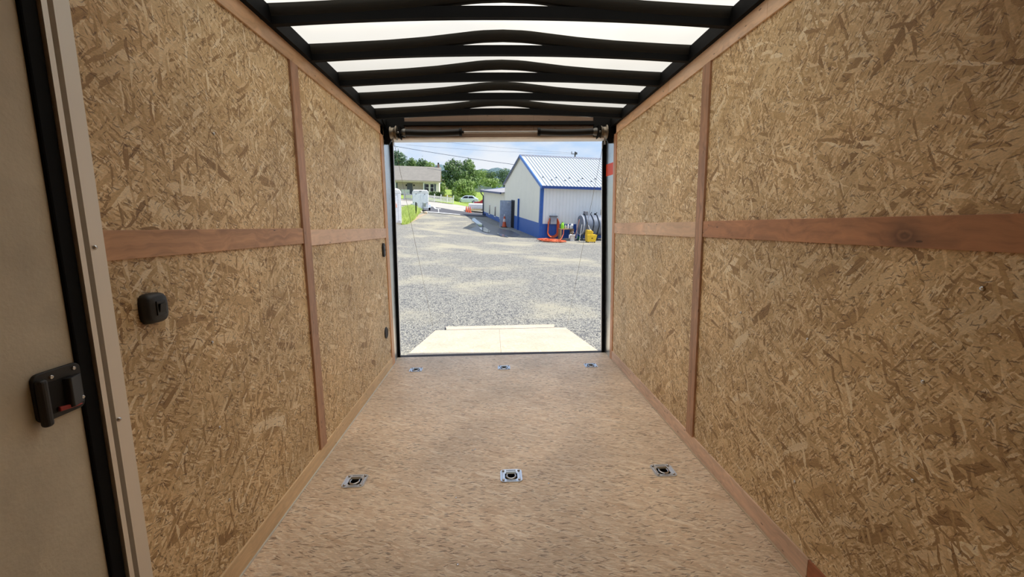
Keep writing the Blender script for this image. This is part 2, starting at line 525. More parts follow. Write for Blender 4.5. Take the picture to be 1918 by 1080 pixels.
# right wall strips
strip(wall_right, 1, 'top_rail', -0.9, 1.78, 2.045, 2.119, M_TOPR)
strip(wall_right, 1, 'top_rail', 1.781, 2.74, 2.046, 2.119, wood_mat('top_r2', (236, 204, 174), 1, amount=0.22))
strip(wall_right, 1, 'top_rail', 2.741, 3.965, 2.048, 2.119, wood_mat('top_r3', (228, 188, 150), 1, amount=0.25))
strip(wall_right, 1, 'mid_rail', -0.9, 2.217, 1.187, 1.268, M_RAILR)
strip(wall_right, 1, 'mid_rail', 2.298, 3.1, 1.183, 1.266, M_PALE)
strip(wall_right, 1, 'mid_rail', 3.101, 3.885, 1.180, 1.270, wood_mat('pale_rail_b', (222, 184, 152), 1, amount=0.2))
strip(wall_right, 1, 'seam_strip', 2.219, 2.298, 0.083, 2.046, M_LUAN, 0.003)
strip(wall_right, 1, 'end_strip', 3.89, 3.965, 0.0, 2.12, wood_mat('end_strip_red', (208, 156, 120), 2))
# screws on the sheets
wall_screws(wall_left, -1, [onwall(*q, -1) for q in ((397, 641), (524, 715), (411, 800), (429, 936), (694, 690), (400, 250))])
wall_screws(wall_right, 1, [onwall(*q, 1) for q in ((1253, 307), (1174, 334), (1513, 635), (1388, 585), (1729, 715), (1489, 902), (1202, 665), (1246, 620), (1710, 900), (1840, 540))])

bl = thing('baseboard_left', 'pale oak board along the foot of the wall beside the entry door', 'baseboard', kind='structure')
MB().box(-HW + 0.0, -F0 - 0.012, 1.06, 1.36, 0.0, 0.080).build('board', M_BASEL, bl, 0.0008, 1)
MB().box(-HW + 0.0, -F0 - 0.012, 1.361, 3.955, 0.0, 0.082).build('board', M_BASEL, bl, 0.0008, 1)
br = thing('baseboard_right', 'pinkish brown board along the foot of the wall facing the entry door', 'baseboard', kind='structure')
MB().box(HW, F0 + 0.012, 1.325, 3.955, 0.0, 0.086).build('board', M_BASER, br, 0.0008, 1)
rb = MB().box(HW, F0 + 0.012, Y0, 1.324, 0.0, 0.086).build('board', M_RED, br, 0.0008, 1)
rb['label'] = 'darker reddish brown board'

wf = MB().box(-1.05, 1.05, Y0 - 0.03, Y0, -0.05, 2.3).build('wall_front', osb_mat('osb_front', 'wall', 6.0))
tag(wf, 'closed nose wall of the trailer, behind the viewpoint', 'wall', kind='structure')

# ceiling: translucent white sheet on black bows
def roof_z(x):
    a = abs(x)
    pts = [(0, 2.266), (0.12, 2.262), (0.25, 2.247), (0.4, 2.230), (0.6, 2.214), (0.9, 2.198), (1.05, 2.192)]
    for (x0, z0), (x1, z1) in zip(pts, pts[1:]):
        if a <= x1:
            k = (a - x0) / (x1 - x0)
            return z0 + (z1 - z0) * k
    return pts[-1][1]
m_roof = bpy.data.materials.new('translucent_roof_sheet')
m_roof.use_nodes = True
t = NT(m_roof.node_tree)
t.nodes.clear()
co = t.objco()
rn = t.noise(co, 2.5, 4.0)
rcol = t.ramp(rn, [(0.3, (0.96, 0.895, 0.77, 1)), (0.7, (0.99, 0.935, 0.82, 1))])
tr = t.n('ShaderNodeBsdfTranslucent', {0: rcol})
gl = t.n('ShaderNodeBsdfGlossy', {0: (0.9, 0.9, 0.88, 1), 'Roughness': 0.22})
fc = t.n('ShaderNodeLayerWeight', {0: 0.5}).outputs['Facing']
fr = t.math('MULTIPLY_ADD', t.math('POWER', fc, 1.5), 0.92, 0.04)
mx = t.n('ShaderNodeMixShader', {0: fr, 1: tr.outputs[0], 2: gl.outputs[0]})
t.n('ShaderNodeOutputMaterial', {0: mx.outputs[0]})
cb = MB()
NX = 42
ysr = [1.3, 2.0, 3.0, 4.05]
for j in range(len(ysr)):
    for i in range(NX + 1):
        x = -1.05 + 2.1 * i / NX
        cb.v.append((x, ysr[j], roof_z(x) + 0.002))
for j in range(len(ysr) - 1):
    for i in range(NX):
        a = j * (NX + 1) + i
        cb.f.append((a, a + 1, a + NX + 2, a + NX + 1)); cb.sm.append(True)
ceiling = cb.build('ceiling', m_roof)
MB().box(-1.05, 1.05, Y0 - 0.03, 1.3, 2.192, 2.27).build('nose_light_block', mottled('light_block_board', (150, 130, 108), 0.8), ceiling)  # unseen opaque ceiling, added to keep roof light off the near walls
tag(ceiling, 'white translucent roof sheet glowing with daylight over black bows', 'ceiling', kind='structure')
for s in (-1, 1):
    MB().box(s * 0.992, s * 1.04, Y0, 4.02, 2.1195, 2.188).build('roof_rail', M_BOW, ceiling)
def bow(y, m):
    b = MB()
    N = 24
    for (dz0, zf) in ((0, None),):
        for i in range(N + 1):
            x = -1.0 + 2.0 * i / N
            z = 2.118 + 0.033 * (1 - x * x)
            for (yy, zz) in ((y - 0.03, z), (y, z), (y, z + 0.046), (y - 0.03, z + 0.046)):
                b.v.append((x, yy, zz))
        for i in range(N):
            for k in range(4):
                a = i * 4
                b.f.append((a + k, a + (k + 1) % 4, a + 4 + (k + 1) % 4, a + 4 + k)); b.sm.append(False)
        b.f.append((0, 1, 2, 3)); b.sm.append(False)
        b.f.append((N * 4, N * 4 + 1, N * 4 + 2, N * 4 + 3)); b.sm.append(False)
    return b
def bow_strip(y):  # dark band along each bow, against the roof sheet
    b = MB()
    N = 42
    for i in range(N + 1):
        x = -1.03 + 2.06 * i / N
        z = roof_z(x)
        for (yy, zz) in ((y - 0.042, z - 0.018), (y - 0.03, z - 0.044), (y - 0.004, z - 0.046), (y + 0.008, z - 0.018), (y + 0.01, z), (y - 0.046, z)):
            b.v.append((x, yy, zz))
    for i in range(N):
        for k in range(6):
            a = i * 6
            b.f.append((a + k, a + (k + 1) % 6, a + 6 + (k + 1) % 6, a + 6 + k)); b.sm.append(True)
    return b
for k in range(-1, 5):
    y = 2.052 + 0.41 * k
    bow(y, M_BOW).build('roof_bow', M_BOW, ceiling)
    bow_strip(y).build('dark_strip', M_STRIP, ceiling)

# rear door frame
rfm = thing('door_2', 'rear doorway frame with bright metal jambs and black seals', 'door frame', kind='structure')
def hexa(bot, top, z0, z1):
    vs = [(x, y, z0) for x, y in bot] + [(x, y, z1) for x, y in top]
    return MB().add(vs, [(3, 2, 1, 0), (4, 5, 6, 7), (0, 1, 5, 4), (1, 2, 6, 5), (2, 3, 7, 6), (3, 0, 4, 7)])
for s in (-1, 1):
    def q4(pts):
        return [(s * x, y) for x, y in pts]
    it, ib, jt, jb = (0.978, 1.010, 1.001, 1.033) if s < 0 else (0.958, 0.984, 0.990, 1.012)
    hexa(q4([(1.018, 3.966), (jb, 4.139), (1.06, 4.139), (1.06, 3.966)]), q4([(1.016, 3.966), (jt, 4.139), (1.06, 4.139), (1.06, 3.966)]), 0.0, 2.02).build('jamb', M_ALUX, rfm)
    hexa(q4([(ib, 4.139), (1.06, 4.139), (1.06, 4.165), (ib, 4.165)]), q4([(it, 4.139), (1.06, 4.139), (1.06, 4.165), (it, 4.165)]), -0.03, 2.03).build('door_seal', M_BLACK, rfm, 0.003)
    hexa(q4([(ib + 0.010, 4.166), (1.07, 4.166), (1.07, 4.23), (ib + 0.010, 4.23)]), q4([(it + 0.010, 4.166), (1.07, 4.166), (1.07, 4.23), (it + 0.010, 4.23)]), -0.06, 2.03).build('outer_post', M_WHITE, rfm, 0.003)
    MB().prism([(s * 0.975, 1.983), (s * 1.05, 1.983), (s * 1.05, 2.25), (s * 0.835, 2.25), (s * 0.835, 2.038), (s * 0.945, 2.038)], 1, 3.995, 4.025).build('corner_plate', M_BLKMET, rfm)
m_head = wood_mat('header_brown', (120, 98, 80), 0, amount=0.15)
for i, (a, b) in enumerate(((-0.835, -0.28), (-0.279, 0.30), (0.301, 0.835))):
    MB().box(a, b, 4.0, 4.02, 2.038, 2.262).build('header_panel', m_head, rfm)
MB().box(-0.84, 0.84, 3.975, 4.0, 2.136, 2.170).build('header_bar', M_BLKMET, rfm, 0.003)
MB().box(-1.05, 1.05, 4.03, 4.23, 2.040, 2.27).build('header_outside', M_WHITE, rfm)
MB().box(-0.935, 0.935, 3.998, 4.05, 2.027, 2.0375).build('header_lip', mottled('lip_cream', (226, 214, 200), 0.5), rfm)

# ================================================================== ENTRY DOOR
d1 = thing('door_1', 'grey entry door in an aluminium frame with a black rubber seal', 'door', kind='structure')
M_DOOR = mottled('door_skin', (206, 198, 178), 0.55, bump=0.5, bscale=110, bdist=0.0016)
MB().box(-1.05, -1.018, 0.22, 1.0, 0.03, 2.08).build('door_panel', M_DOOR, d1)
MB().box(-1.05, -1.010, 0.985, 1.022, 0.0, 2.12).build('rubber_seal', M_BLACK, d1, 0.004)
MB().box(-1.05, -1.010, 0.20, 0.235, 0.0, 2.12).build('rubber_seal', M_BLACK, d1, 0.004)
def frame_profile(y):           # flange with a groove and a narrow lip
    return [(-1.05, y), (-1.004, y), (-1.004, y + 0.013), (-1.040, y + 0.014), (-1.040, y + 0.025), (-1.004, y + 0.027), (-1.004, y + 0.066), (-1.05, y + 0.066)]
MB().prism(frame_profile(1.024), 2, -0.0, 2.115).build('jamb', M_ALU, d1)
MB().prism([(-1.05, 0.135), (-1.004, 0.135), (-1.004, 0.198), (-1.05, 0.198)], 2, 0.0, 2.115).build('jamb', M_ALU, d1)
MB().box(-1.05, -1.004, 0.135, 1.09, 2.115, 2.16).build('head_rail', M_ALU, d1)
for (px, py) in ((177, 463), (222, 785)):
    d = ray(px, py); tt = (-1.004 - EYE.x) / d.x; q = EYE + d * tt
    MB().lathe([(0.0055, 0), (0.0055, 0.002), (0.004, 0.004), (0.0, 0.005)], 0, (0, 0, 0), 12).tf(Matrix.Translation(q)).build('rivet', M_STEEL, d1)

# door latch
LX = -1.018
lat = thing('door_latch', 'square black paddle latch with a red lever on the grey entry door', 'latch', (LX, 0.938, 0.912))
# shear to follow nothing: plate is upright and square
MB().prism(rrect(0.104, 0.106, 0.016), 0, 0.0, 0.008).build('base_plate', M_PLASTIC, lat, 0.002)
MB().prism(rrect(0.060, 0.070, 0.006, cx=-0.002, cy=-0.006), 0, 0.0075, 0.0086).build('recess_shade', M_DARKHOLE, lat)  # flat dark plate drawn for the shade inside a hollow
MB().box(0.007, 0.024, -0.053, -0.034, -0.060, 0.042).build('grip', M_PLASTIC, lat, 0.007, 3)
MB().prism([(0.007, 0.006), (0.019, 0.010), (0.021, 0.014), (0.010, 0.048), (0.007, 0.048)], 2, -0.040, 0.026).build('paddle', M_PLASTIC, lat, 0.0015)
MB().prism([(-0.014, -0.040), (0.030, -0.044), (0.040, -0.042), (0.010, -0.033), (-0.014, -0.029)], 0, 0.009, 0.016).build('lever', mottled('red_plastic', (150, 34, 28), 0.45), lat, 0.002)
for (yy, zz) in ((-0.014, 0.038), (0.036, 0.041), (0.044, -0.030)):
    MB().lathe([(0.0044, 0.0), (0.0044, 0.0012), (0.003, 0.002), (0.0018, 0.0016), (0.0, 0.0010)], 0, (0.0082 if zz > 0 else 0.0105, yy, zz), 14).build('screw', M_STEEL, lat)

# light switch on the left wall
sx = -F0
sw = thing('light_switch', 'black rounded rocker switch box on the strand board beside the entry door', 'light switch', (sx, 1.222, 1.043))
def puffy(w, h, dpt, n=28, k=4.0):
    b = MB()
    rings = [(1.0, 0.0), (1.0, dpt * 0.45), (0.96, dpt * 0.72), (0.88, dpt * 0.9), (0.76, dpt), (0.0, dpt)]
    for (s, x) in rings:
        for i in range(n):
            a = 2 * PI * i / n
            ca, sa = math.cos(a), math.sin(a)
            r = (abs(ca) ** k + abs(sa) ** k) ** (-1 / k)
            b.v.append((x, s * r * ca * w / 2, s * r * sa * h / 2))
    for j in range(len(rings) - 1):
        for i in range(n):
            b.f.append((j * n + i, j * n + (i + 1) % n, (j + 1) * n + (i + 1) % n, (j + 1) * n + i)); b.sm.append(True)
    b.f.append(tuple(range(n))); b.sm.append(False)
    return b
puffy(0.080, 0.084, 0.026).build('housing', M_PLASTIC, sw)
MB().prism(rrect(0.034, 0.040, 0.002, cx=0.006), 0, 0.020, 0.0285).build('bezel', mottled('bezel_black', (20, 20, 20), 0.35), sw, 0.001)
MB().prism([(0.0284, -0.012), (0.030, -0.012), (0.0338, 0.012), (0.0284, 0.012)], 1, -0.004, 0.018).build('rocker', M_PLASTIC, sw, 0.001)

mk = thing('marker_light', 'black oval outlet on the strand board just under the short pinkish rail', 'outlet', (sx, 3.762, 1.066))
MB().prism(rrect(0.066, 0.118, 0.030, 8), 0, 0.0, 0.016).build('housing', M_PLASTIC, mk, 0.004)
for zz in (0.022, -0.022):
    MB().lathe([(0.013, 0.0), (0.013, 0.0185), (0.0, 0.0185)], 0, (0, 0.0, zz), 14).build('socket', mottled('grey_socket', (110, 110, 112), 0.4), mk)
vt = thing('round_vent', 'round black vent low on the strand board near the rear doorway', 'vent', (sx, 3.712, 0.352))
MB().lathe([(0.05, 0.0), (0.05, 0.006), (0.042, 0.010), (0.040, 0.004), (0.0, 0.004)], 0, (0, 0, 0), 24).build('rim', M_PLASTIC, vt)
for k in range(-3, 4):
    h = math.sqrt(0.04 ** 2 - (k * 0.011) ** 2)
    MB().box(0.003, 0.008, -h, h, k * 0.011 - 0.0025, k * 0.011 + 0.0025).build('louver', M_PLASTIC, vt)

SZ0, SZ1 = 1.704, 1.812
st = hexa([(1.0146, 3.975), (0.9915, 4.128), (1.02, 4.128), (1.02, 3.975)], [(1.0142, 3.975), (0.9900, 4.128), (1.02, 4.128), (1.02, 3.975)], SZ0, SZ1).build('reflective_sticker', mottled('orange_vinyl', (250, 84, 40), 0.4))
tag(st, 'bright orange sticker on the metal jamb of the rear doorway', 'sticker')

# ================================================================== TIE-DOWN RINGS
def make_ring():
    r = thing('floor_tie_down', '', 'tie-down ring')
    # plate with a square-ish opening: outer rounded square, inner rounded hole
    n = 24
    outer = rrect(0.110, 0.110, 0.020, 5)
    m_ = len(outer)
    inner = []
    for i in range(m_):
        a = math.atan2(outer[i][1], outer[i][0])
        inner.append((0.037 * math.cos(a), 0.034 * math.sin(a) - 0.002))
    b = MB()
    for (z) in (0.0005, 0.0045):
        b.v += [(x, y, z) for x, y in outer]
        b.v += [(x, y, z - (0.003 if z > 0.003 else 0)) for x, y in inner]
    for i in range(m_):
        j = (i + 1) % m_
        b.f.append((2 * m_ + i, 2 * m_ + j, 3 * m_ + j, 3 * m_ + i)); b.sm.append(False)
        b.f.append((i, j, 2 * m_ + j, 2 * m_ + i)); b.sm.append(False)
        b.f.append((i, m_ + i, m_ + j, j)); b.sm.append(False)
    b.build('plate', M_ZINC, r)
    for (x0, x1, y0, y1) in ((-0.046, -0.043, -0.025, 0.025), (0.043, 0.046, -0.025, 0.025), (-0.025, 0.025, -0.047, -0.044), (-0.025, 0.025, 0.044, 0.047)):
        MB().box(x0, x1, y0, y1, 0.004, 0.0062).build('raised_rib', M_ZINC, r, 0.0008, 1)
    MB().lathe([(0.037, 0.002), (0.034, -0.012), (0.026, -0.024), (0.0, -0.026)], 2, (0, -0.002, 0), 24, cap=False).build('pan', mottled('pan_steel', (74, 74, 76), 0.35, 1.0), r)
    pts = [(0.022 * math.cos(a), -0.006 + 0.024 * math.sin(a), 0.004) for a in [PI * 0.86 + i * (PI * 1.28) / 18 for i in range(19)]]
    pts = [(-0.020, 0.016, 0.003)] + pts + [(0.020, 0.016, 0.003)]
    MB().tube(pts, 0.0048, 8).build('ring', M_STEEL, r)
    MB().box(-0.026, 0.026, 0.008, 0.026, 0.0045, 0.0095).build('keeper_bar', mottled('keeper', (150, 146, 132), 0.35, 1.0), r, 0.0025)
    for (x, y) in ((-0.040, 0.040), (0.040, 0.040), (-0.040, -0.040), (0.040, -0.040)):
        MB().lathe([(0.0066, 0.0045), (0.0066, 0.006), (0.005, 0.009), (0.0025, 0.0105), (0.0, 0.0108)], 2, (x, y, 0), 12).build('bolt_head', M_STEEL, r)
    return r
rl = ['steel tie-down ring beside the pale oak baseboard, in the row nearer the viewer',
      'steel tie-down ring in the middle of the floor, in the row nearer the viewer',
      'steel tie-down ring beside the pinkish baseboard, in the row nearer the viewer',
      'bluish tie-down ring by the pale oak baseboard, in the row by the ramp',
      'bluish tie-down ring in the middle of the row by the ramp',
      'bluish tie-down ring by the pinkish baseboard, in the row by the ramp']
rp = make_ring()
for i, (x, y) in enumerate(RINGS):
    o = rp if i == 0 else copy_tree(rp)
    o.location = (x, y, 0.0)
    tag(o, rl[i], 'tie-down ring', 'tie-down rings in the floor')
for (px, py) in ((885, 843), (890, 841), (854, 932), (857, 1057), (800, 735), (1028, 905)):
    d = ray(px, py); tt = -EYE.z / d.z; q = EYE + d * tt
    MB().lathe([(0.0, 0.0), (0.005, 0.0), (0.0055, 0.0008), (0.003, 0.0018), (0.0, 0.002)], 2, (q.x, q.y, 0.0), 10).build('screw', M_STEEL, floor)

# ================================================================== RAMP SPRINGS, CABLES, RAMP
sp = thing('ramp_spring_assembly', 'black coil springs, shaft and cable drums over the rear doorway', 'ramp spring', (0, 3.94, 2.070))
MB().tube([(-0.945, 0, 0), (0.945, 0, 0)], 0.008, 10).build('shaft', mottled('shaft_steel', (160, 156, 150), 0.3, 1.0), sp)
def spring(x0, x1, sag):
    pts, rs = [], []
    n = 90
    for i in range(n + 1):
        k = i / n
        pts.append((x0 + (x1 - x0) * k, 0, sag * math.sin(PI * k)))
        rs.append(0.030 if i % 2 else 0.0265)
    return MB().tube(pts, rs, 14)
spring(-0.82, -0.348, -0.008).build('spring', mottled('spring_black', (34, 32, 30), 0.4, 0.6), sp)
spring(0.340, 0.82, -0.008).build('spring', MATS['spring_black'], sp)
for s in (-1, 1):
    MB().lathe([(0.034, -0.012), (0.036, 0.0), (0.034, 0.012), (0.012, 0.014), (0.012, 0.03)], 0, (s * 0.343, 0, 0), 16).build('end_cone', M_BLKMET, sp)
    MB().lathe([(0.024, -0.02), (0.034, 0.0), (0.034, 0.02)], 0, (s * 0.835, 0, -0.002), 16).build('winding_cone', mottled('cone_grey', (96, 94, 90), 0.4, 0.8), sp)
    MB().box(s * 0.86, s * 0.866, -0.05, 0.055, -0.055, 0.05).build('bracket', M_BLKMET, sp)
    MB().lathe([(0.052, -0.03), (0.052, -0.024), (0.044, -0.022), (0.044, 0.012), (0.052, 0.014), (0.060, 0.02), (0.060, 0.026), (0.02, 0.028)], 0, (s * 0.918, 0, -0.004), 28).build('cable_drum', mottled('drum_metal', (124, 114, 100), 0.45, 0.9), sp)
    cbl = thing('ramp_cable', 'thin steel cable from the spring drum to the ramp, ' + ('nearer the white trailers' if s < 0 else 'nearer the orange sticker'), 'cable', (0, 3.94, 2.07))
    MB().tube([(s * 0.94, 0.052, -0.02), (s * 0.988, 2.30, -2.28)], 0.0017, 6).build('cable_strand', mottled('cable_steel', (128, 118, 104), 0.5, 0.4), cbl)
    MB().lathe([(0.006, -0.03), (0.006, 0.03)], 2, (s * 0.942, 0.058, -0.07), 8).build('ferrule', M_STEEL, cbl)
MB().tube([(-0.99, -0.10, 0.09), (-0.985, 0.0, 0.04), (-0.975, 0.06, 0.02)], 0.006, 6).build('wire', M_BLACK, sp)

M_RAMP = osb_mat('osb_ramp', 'floor', 9.0)
tr_, br_ = nt(M_RAMP)
lk = br_.inputs['Base Color'].links[0]
src = lk.from_socket
tr_.t.links.new(tr_.mix(0.35, src, lin((208, 198, 178))), br_.inputs['Base Color'])
rp_len = math.hypot(2.13, 0.255)
ramp = thing('loading_ramp', 'pale strand board ramp lowered onto the gravel behind the trailer', 'ramp', (0, 4.222, -0.014))
ramp.rotation_euler = (-math.atan2(0.255, 2.13), 0, 0)
MB().box(-0.972, -0.02, 0.0, rp_len, -0.03, 0.0).build('ramp_board', M_RAMP, ramp)
MB().box(-0.018, 0.978, 0.0, rp_len, -0.03, 0.0).build('ramp_board', M_RAMP, ramp)
MB().box(-0.975, 0.975, 0.01, rp_len - 0.01, -0.055, -0.03).build('ramp_frame', M_WHITE, ramp)
MB().box(-0.82, 0.82, rp_len + 0.001, rp_len + 0.065, -0.02, -0.003).build('flap_hinge', mottled('hinge_gap_shade', (60, 48, 50), 0.5), ramp)  # dark strip painted as the shaded gap between ramp and flap
fl = MB().prism([(-0.815, 0.0), (0.815, 0.0), (0.865, 0.34), (-0.865, 0.34)], 2, -0.022, 0.0)
fl.tf(Matrix.Translation((0, rp_len + 0.065, -0.004)) @ Matrix.Rotation(math.radians(2.0), 4, 'X'))
fl.build('ramp_flap', M_RAMP, ramp)

# ================================================================== YARD TERRAIN
Gd = ray(757, 340)
Gd = (Gd - UP * Gd.dot(UP)).normalized()
Wd = Gd.cross(UP)
CB = at(1010, 446, 28.0)                    # foot of the near corner of the metal building
ctrl = [(-6, -6, -.42), (6, -6, -.42), (-6, 4.5, -.40), (0, 4.5, -.40), (6, 4.5, -.40), (0, 6.75, -.325), (-5, 6.75, -.31), (5, 6.75, -.34)]
for tt_, ww, hh in ((0, 0, 0), (5.33, 0, -.03), (10.2, 0, -.08), (21, 0, -.05), (0, 4.4, 0), (0, 14, 0.0)):
    q = CB + Gd * tt_ + Wd * ww + UP * hh
    ctrl.append(tuple(q))
for (px, py, d) in ((752, 421, 30), (788, 395, 52), (757, 374, 72), (848, 381, 76), (822, 368, 85), (700, 368, 85), (875, 382, 86), (875, 387, 78), (910, 388, 80), (892, 398, 62),
                    (850, 378, 105), (900, 362, 125), (800, 430, 32), (870, 426, 33), (779, 405, 40)):
    ctrl.append(tuple(at(px, py, d)))
def flatz(x, y, h):
    return (h - UP.x * (x - EYE.x) - UP.y * y) / UP.z + EYE.z
for (x, y, h) in ((-90, 240, -2.5), (0, 240, -2.6), (90, 240, -3.0), (-90, 90, -2.2), (90, 90, -4.0), (60, 20, -3.0), (-60, 20, -2.4), (-60, 160, -2.3), (50, 150, -3.4)):
    ctrl.append((x, y, flatz(x, y, h)))
CP = np.array(ctrl)
def _phi(r2):
    return np.where(r2 > 1e-12, 0.5 * r2 * np.log(np.maximum(r2, 1e-12)), 0.0)
SCL = 20.0
P2 = CP[:, :2] / SCL
nn = len(P2)
A = np.zeros((nn + 3, nn + 3))
A[:nn, :nn] = _phi(((P2[:, None, :] - P2[None, :, :]) ** 2).sum(-1)) + np.eye(nn) * 1e-4
A[:nn, nn] = 1; A[:nn, nn + 1:] = P2
A[nn, :nn] = 1; A[nn + 1:, :nn] = P2.T
COEF = np.linalg.solve(A, np.concatenate([CP[:, 2], [0, 0, 0]]))
def gza(xy):
    q = np.asarray(xy, float) / SCL
    r2 = ((q[:, None, :] - P2[None, :, :]) ** 2).sum(-1)
    return _phi(r2) @ COEF[:nn] + COEF[nn] + q @ COEF[nn + 1:]
def gz(x, y):
    return float(gza([(x, y)])[0])
def gp(px, py, lo=4.5, hi=240.0):
    """where the sight line through a point of the frame meets the yard"""
    d = ray(px, py)
    ts = np.geomspace(lo, hi, 700)
    pts = np.array([tuple(EYE + d * float(k)) for k in ts])
    dz = pts[:, 2] - gza(pts[:, :2])
    for i in range(len(ts) - 1):
        if dz[i] > 0 >= dz[i + 1]:
            k = dz[i] / (dz[i] - dz[i + 1])
            q = EYE + d * float(ts[i] + (ts[i + 1] - ts[i]) * k)
            return Vector((q.x, q.y, gz(q.x, q.y)))
    q = EYE + d * hi
    return Vector((q.x, q.y, gz(q.x, q.y)))
def grounded(px, py, d):
    q = at(px, py, d)
    return Vector((q.x, q.y, gz(q.x, q.y)))

m_grav = mat('gravel', (190, 186, 176), 0.85)
t, b = nt(m_grav)
co = t.objco()
n1 = t.noise(co, 0.35, 5.0, 0.6)
n2 = t.noise(t.vmath('MULTIPLY', co, (0.5, 1.6, 1.0)), 0.9, 4.0, 0.6)
v1 = t.n('ShaderNodeTexVoronoi', {'Vector': co, 'Scale': 46.0, 'Randomness': 1.0}, feature='F1')
vs = t.n('ShaderNodeSeparateColor', {0: v1.outputs['Color']})
v2 = t.n('ShaderNodeTexVoronoi', {'Vector': co, 'Scale': 15.0, 'Randomness': 1.0}, feature='F1')
vs2 = t.n('ShaderNodeSeparateColor', {0: v2.outputs['Color']})
stone = t.ramp(vs.outputs[0], [(0.0, lin((59, 59, 62))), (0.16, lin((124, 122, 120))), (0.5, lin((155, 152, 144))), (1.0, lin((183, 178, 162)))])
stone = t.mix(t.math('MULTIPLY', t.math('GREATER_THAN', vs2.outputs[0], 0.86), 0.6), stone, lin((100, 100, 102)))
fines = t.ramp(n2, [(0.3, lin((157, 150, 132))), (0.7, lin((181, 173, 148)))])
fm = t.math('MULTIPLY', t.smooth(n1, 0.46, 0.66), 0.9)
gcol = t.mix(fm, stone, fines)
t.t.links.new(gcol, b.inputs['Base Color'])
bp = t.n('ShaderNodeBump', {'Height': t.math('MULTIPLY', v1.outputs['Distance'], t.math('SUBTRACT', 1.0, fm)), 'Strength': 0.8, 'Distance': 0.03})
t.t.links.new(bp.outputs[0], b.inputs['Normal'])
gxs = np.unique(np.concatenate([np.linspace(-120, -20, 21), np.linspace(-20, 20, 41), np.linspace(20, 120, 21)]))
gys = np.unique(np.concatenate([np.linspace(-25, 0, 6), np.linspace(0, 60, 61), np.linspace(60, 140, 41), np.linspace(140, 320, 19)]))
GX, GY = np.meshgrid(gxs, gys)
GZ = gza(np.stack([GX.ravel(), GY.ravel()], 1))
gb = MB()
gb.v = list(zip(GX.ravel().tolist(), GY.ravel().tolist(), GZ.tolist()))
nx = len(gxs)
for j in range(len(gys) - 1):
    for i in range(nx - 1):
        a = j * nx + i
        gb.f.append((a, a + 1, a + nx + 1, a + nx)); gb.sm.append(True)
ground = gb.build('ground', m_grav)
tag(ground, 'pale crushed gravel yard sloping away from the trailer', 'ground', kind='structure')
# loose crushed stones near the ramp: real geometry, too small and many to pick apart
rng = random.Random(3)
sb = MB()
cand = []
while len(cand) < 15000:
    y = 4.4 + 9.5 * rng.random() ** 1.5
    x = (rng.random() * 2 - 1) * (1.3 + 0.42 * (y - 3.5)) - 0.02 * y
    if 4.15 < y < 6.85 and abs(x) < 1.02:
        continue
    cand.append((x, y))
zz = gza(cand)
for (x, y), z in zip(cand, zz):
    r = rng.uniform(0.005, 0.013) * (1 + 0.03 * (y - 4))
    a = rng.random() * PI
    ca, sa = math.cos(a), math.sin(a)
    p = [(r * ca * 1.3, r * sa * 1.3, 0), (-r * sa, r * ca, 0.2 * r), (-r * ca * 1.1, -r * sa * 1.1, 0), (r * sa * 0.8, -r * ca * 0.8, 0), (r * 0.2, r * 0.1, r * rng.uniform(0.5, 0.95))]
    sb.add([(x + q[0], y + q[1], z + q[2] - 0.001) for q in p], [(0, 1, 4), (1, 2, 4), (2, 3, 4), (3, 0, 4)])
me = bpy.data.meshes.new('loose_stones')
me.from_pydata(sb.v, [], sb.f)
me.materials.append(isle('stone_colours', [(0.0, lin((69, 69, 72))), (0.25, lin((117, 117, 116))), (0.7, lin((155, 153, 145))), (1.0, lin((182, 177, 163)))]))
me.update()
lo_ = bpy.data.objects.new('loose_stones', me)
COL.objects.link(lo_)
lo_.parent = ground
lo_['kind'] = 'stuff'

def drape(name, pix, material, lift=0.025, cuts=4, world_pts=None):
    """a flat patch lying on the yard"""
    pts = world_pts or [gp(px, py) for px, py in pix]
    bm = bmesh.new()
    vs = [bm.verts.new((p.x, p.y, 0)) for p in pts]
    bm.faces.new(vs)
    bmesh.ops.triangulate(bm, faces=bm.faces)
    for _ in range(cuts):
        bmesh.ops.subdivide_edges(bm, edges=[e for e in bm.edges if e.calc_length() > 0.9], cuts=1, use_grid_fill=True)
        bmesh.ops.triangulate(bm, faces=[f for f in bm.faces if len(f.verts) > 4])
    co_ = np.array([(v.co.x, v.co.y) for v in bm.verts])
    z_ = gza(co_)
    for v, z in zip(bm.verts, z_):
        v.co.z = z + lift
    bmesh.ops.recalc_face_normals(bm, faces=bm.faces)
    me = bpy.data.meshes.new(name)
    bm.to_mesh(me); bm.free()
    if me.polygons and me.polygons[0].normal.z < 0:
        me.flip_normals()
    me.materials.append(material)
    o = bpy.data.objects.new(name, me)
    COL.objects.link(o)
    return o
m_asph = mottled('asphalt', (97, 97, 102), 0.9, amount=0.12, scale=1.2)
m_conc = mottled('concrete_road', (180, 175, 166), 0.85, amount=0.08, scale=0.8)
m_asph.node_tree.nodes['Principled BSDF'].inputs['Specular IOR Level'].default_value = 0.1
m_line = mottled('road_paint', (210, 210, 207), 0.7)
lot = drape('asphalt_lot', [(800, 397.5), (842, 401), (870, 404.5), (905, 406), (930, 406), (930, 397), (878, 397.5), (853, 394.5), (828, 390), (802, 386.5), (770, 385), (770, 394)], m_asph, 0.03)
tag(lot, 'dark grey asphalt strip with white markings past the gravel', 'asphalt', kind='structure')
road = drape('road', [(740, 384), (802, 386.5), (828, 390), (853, 394.5), (878, 397.5), (940, 398), (940, 390), (880, 387.5), (840, 382.5), (800, 378), (740, 376)], m_conc, 0.045)
tag(road, 'pale concrete road passing in front of the house', 'road', kind='structure')
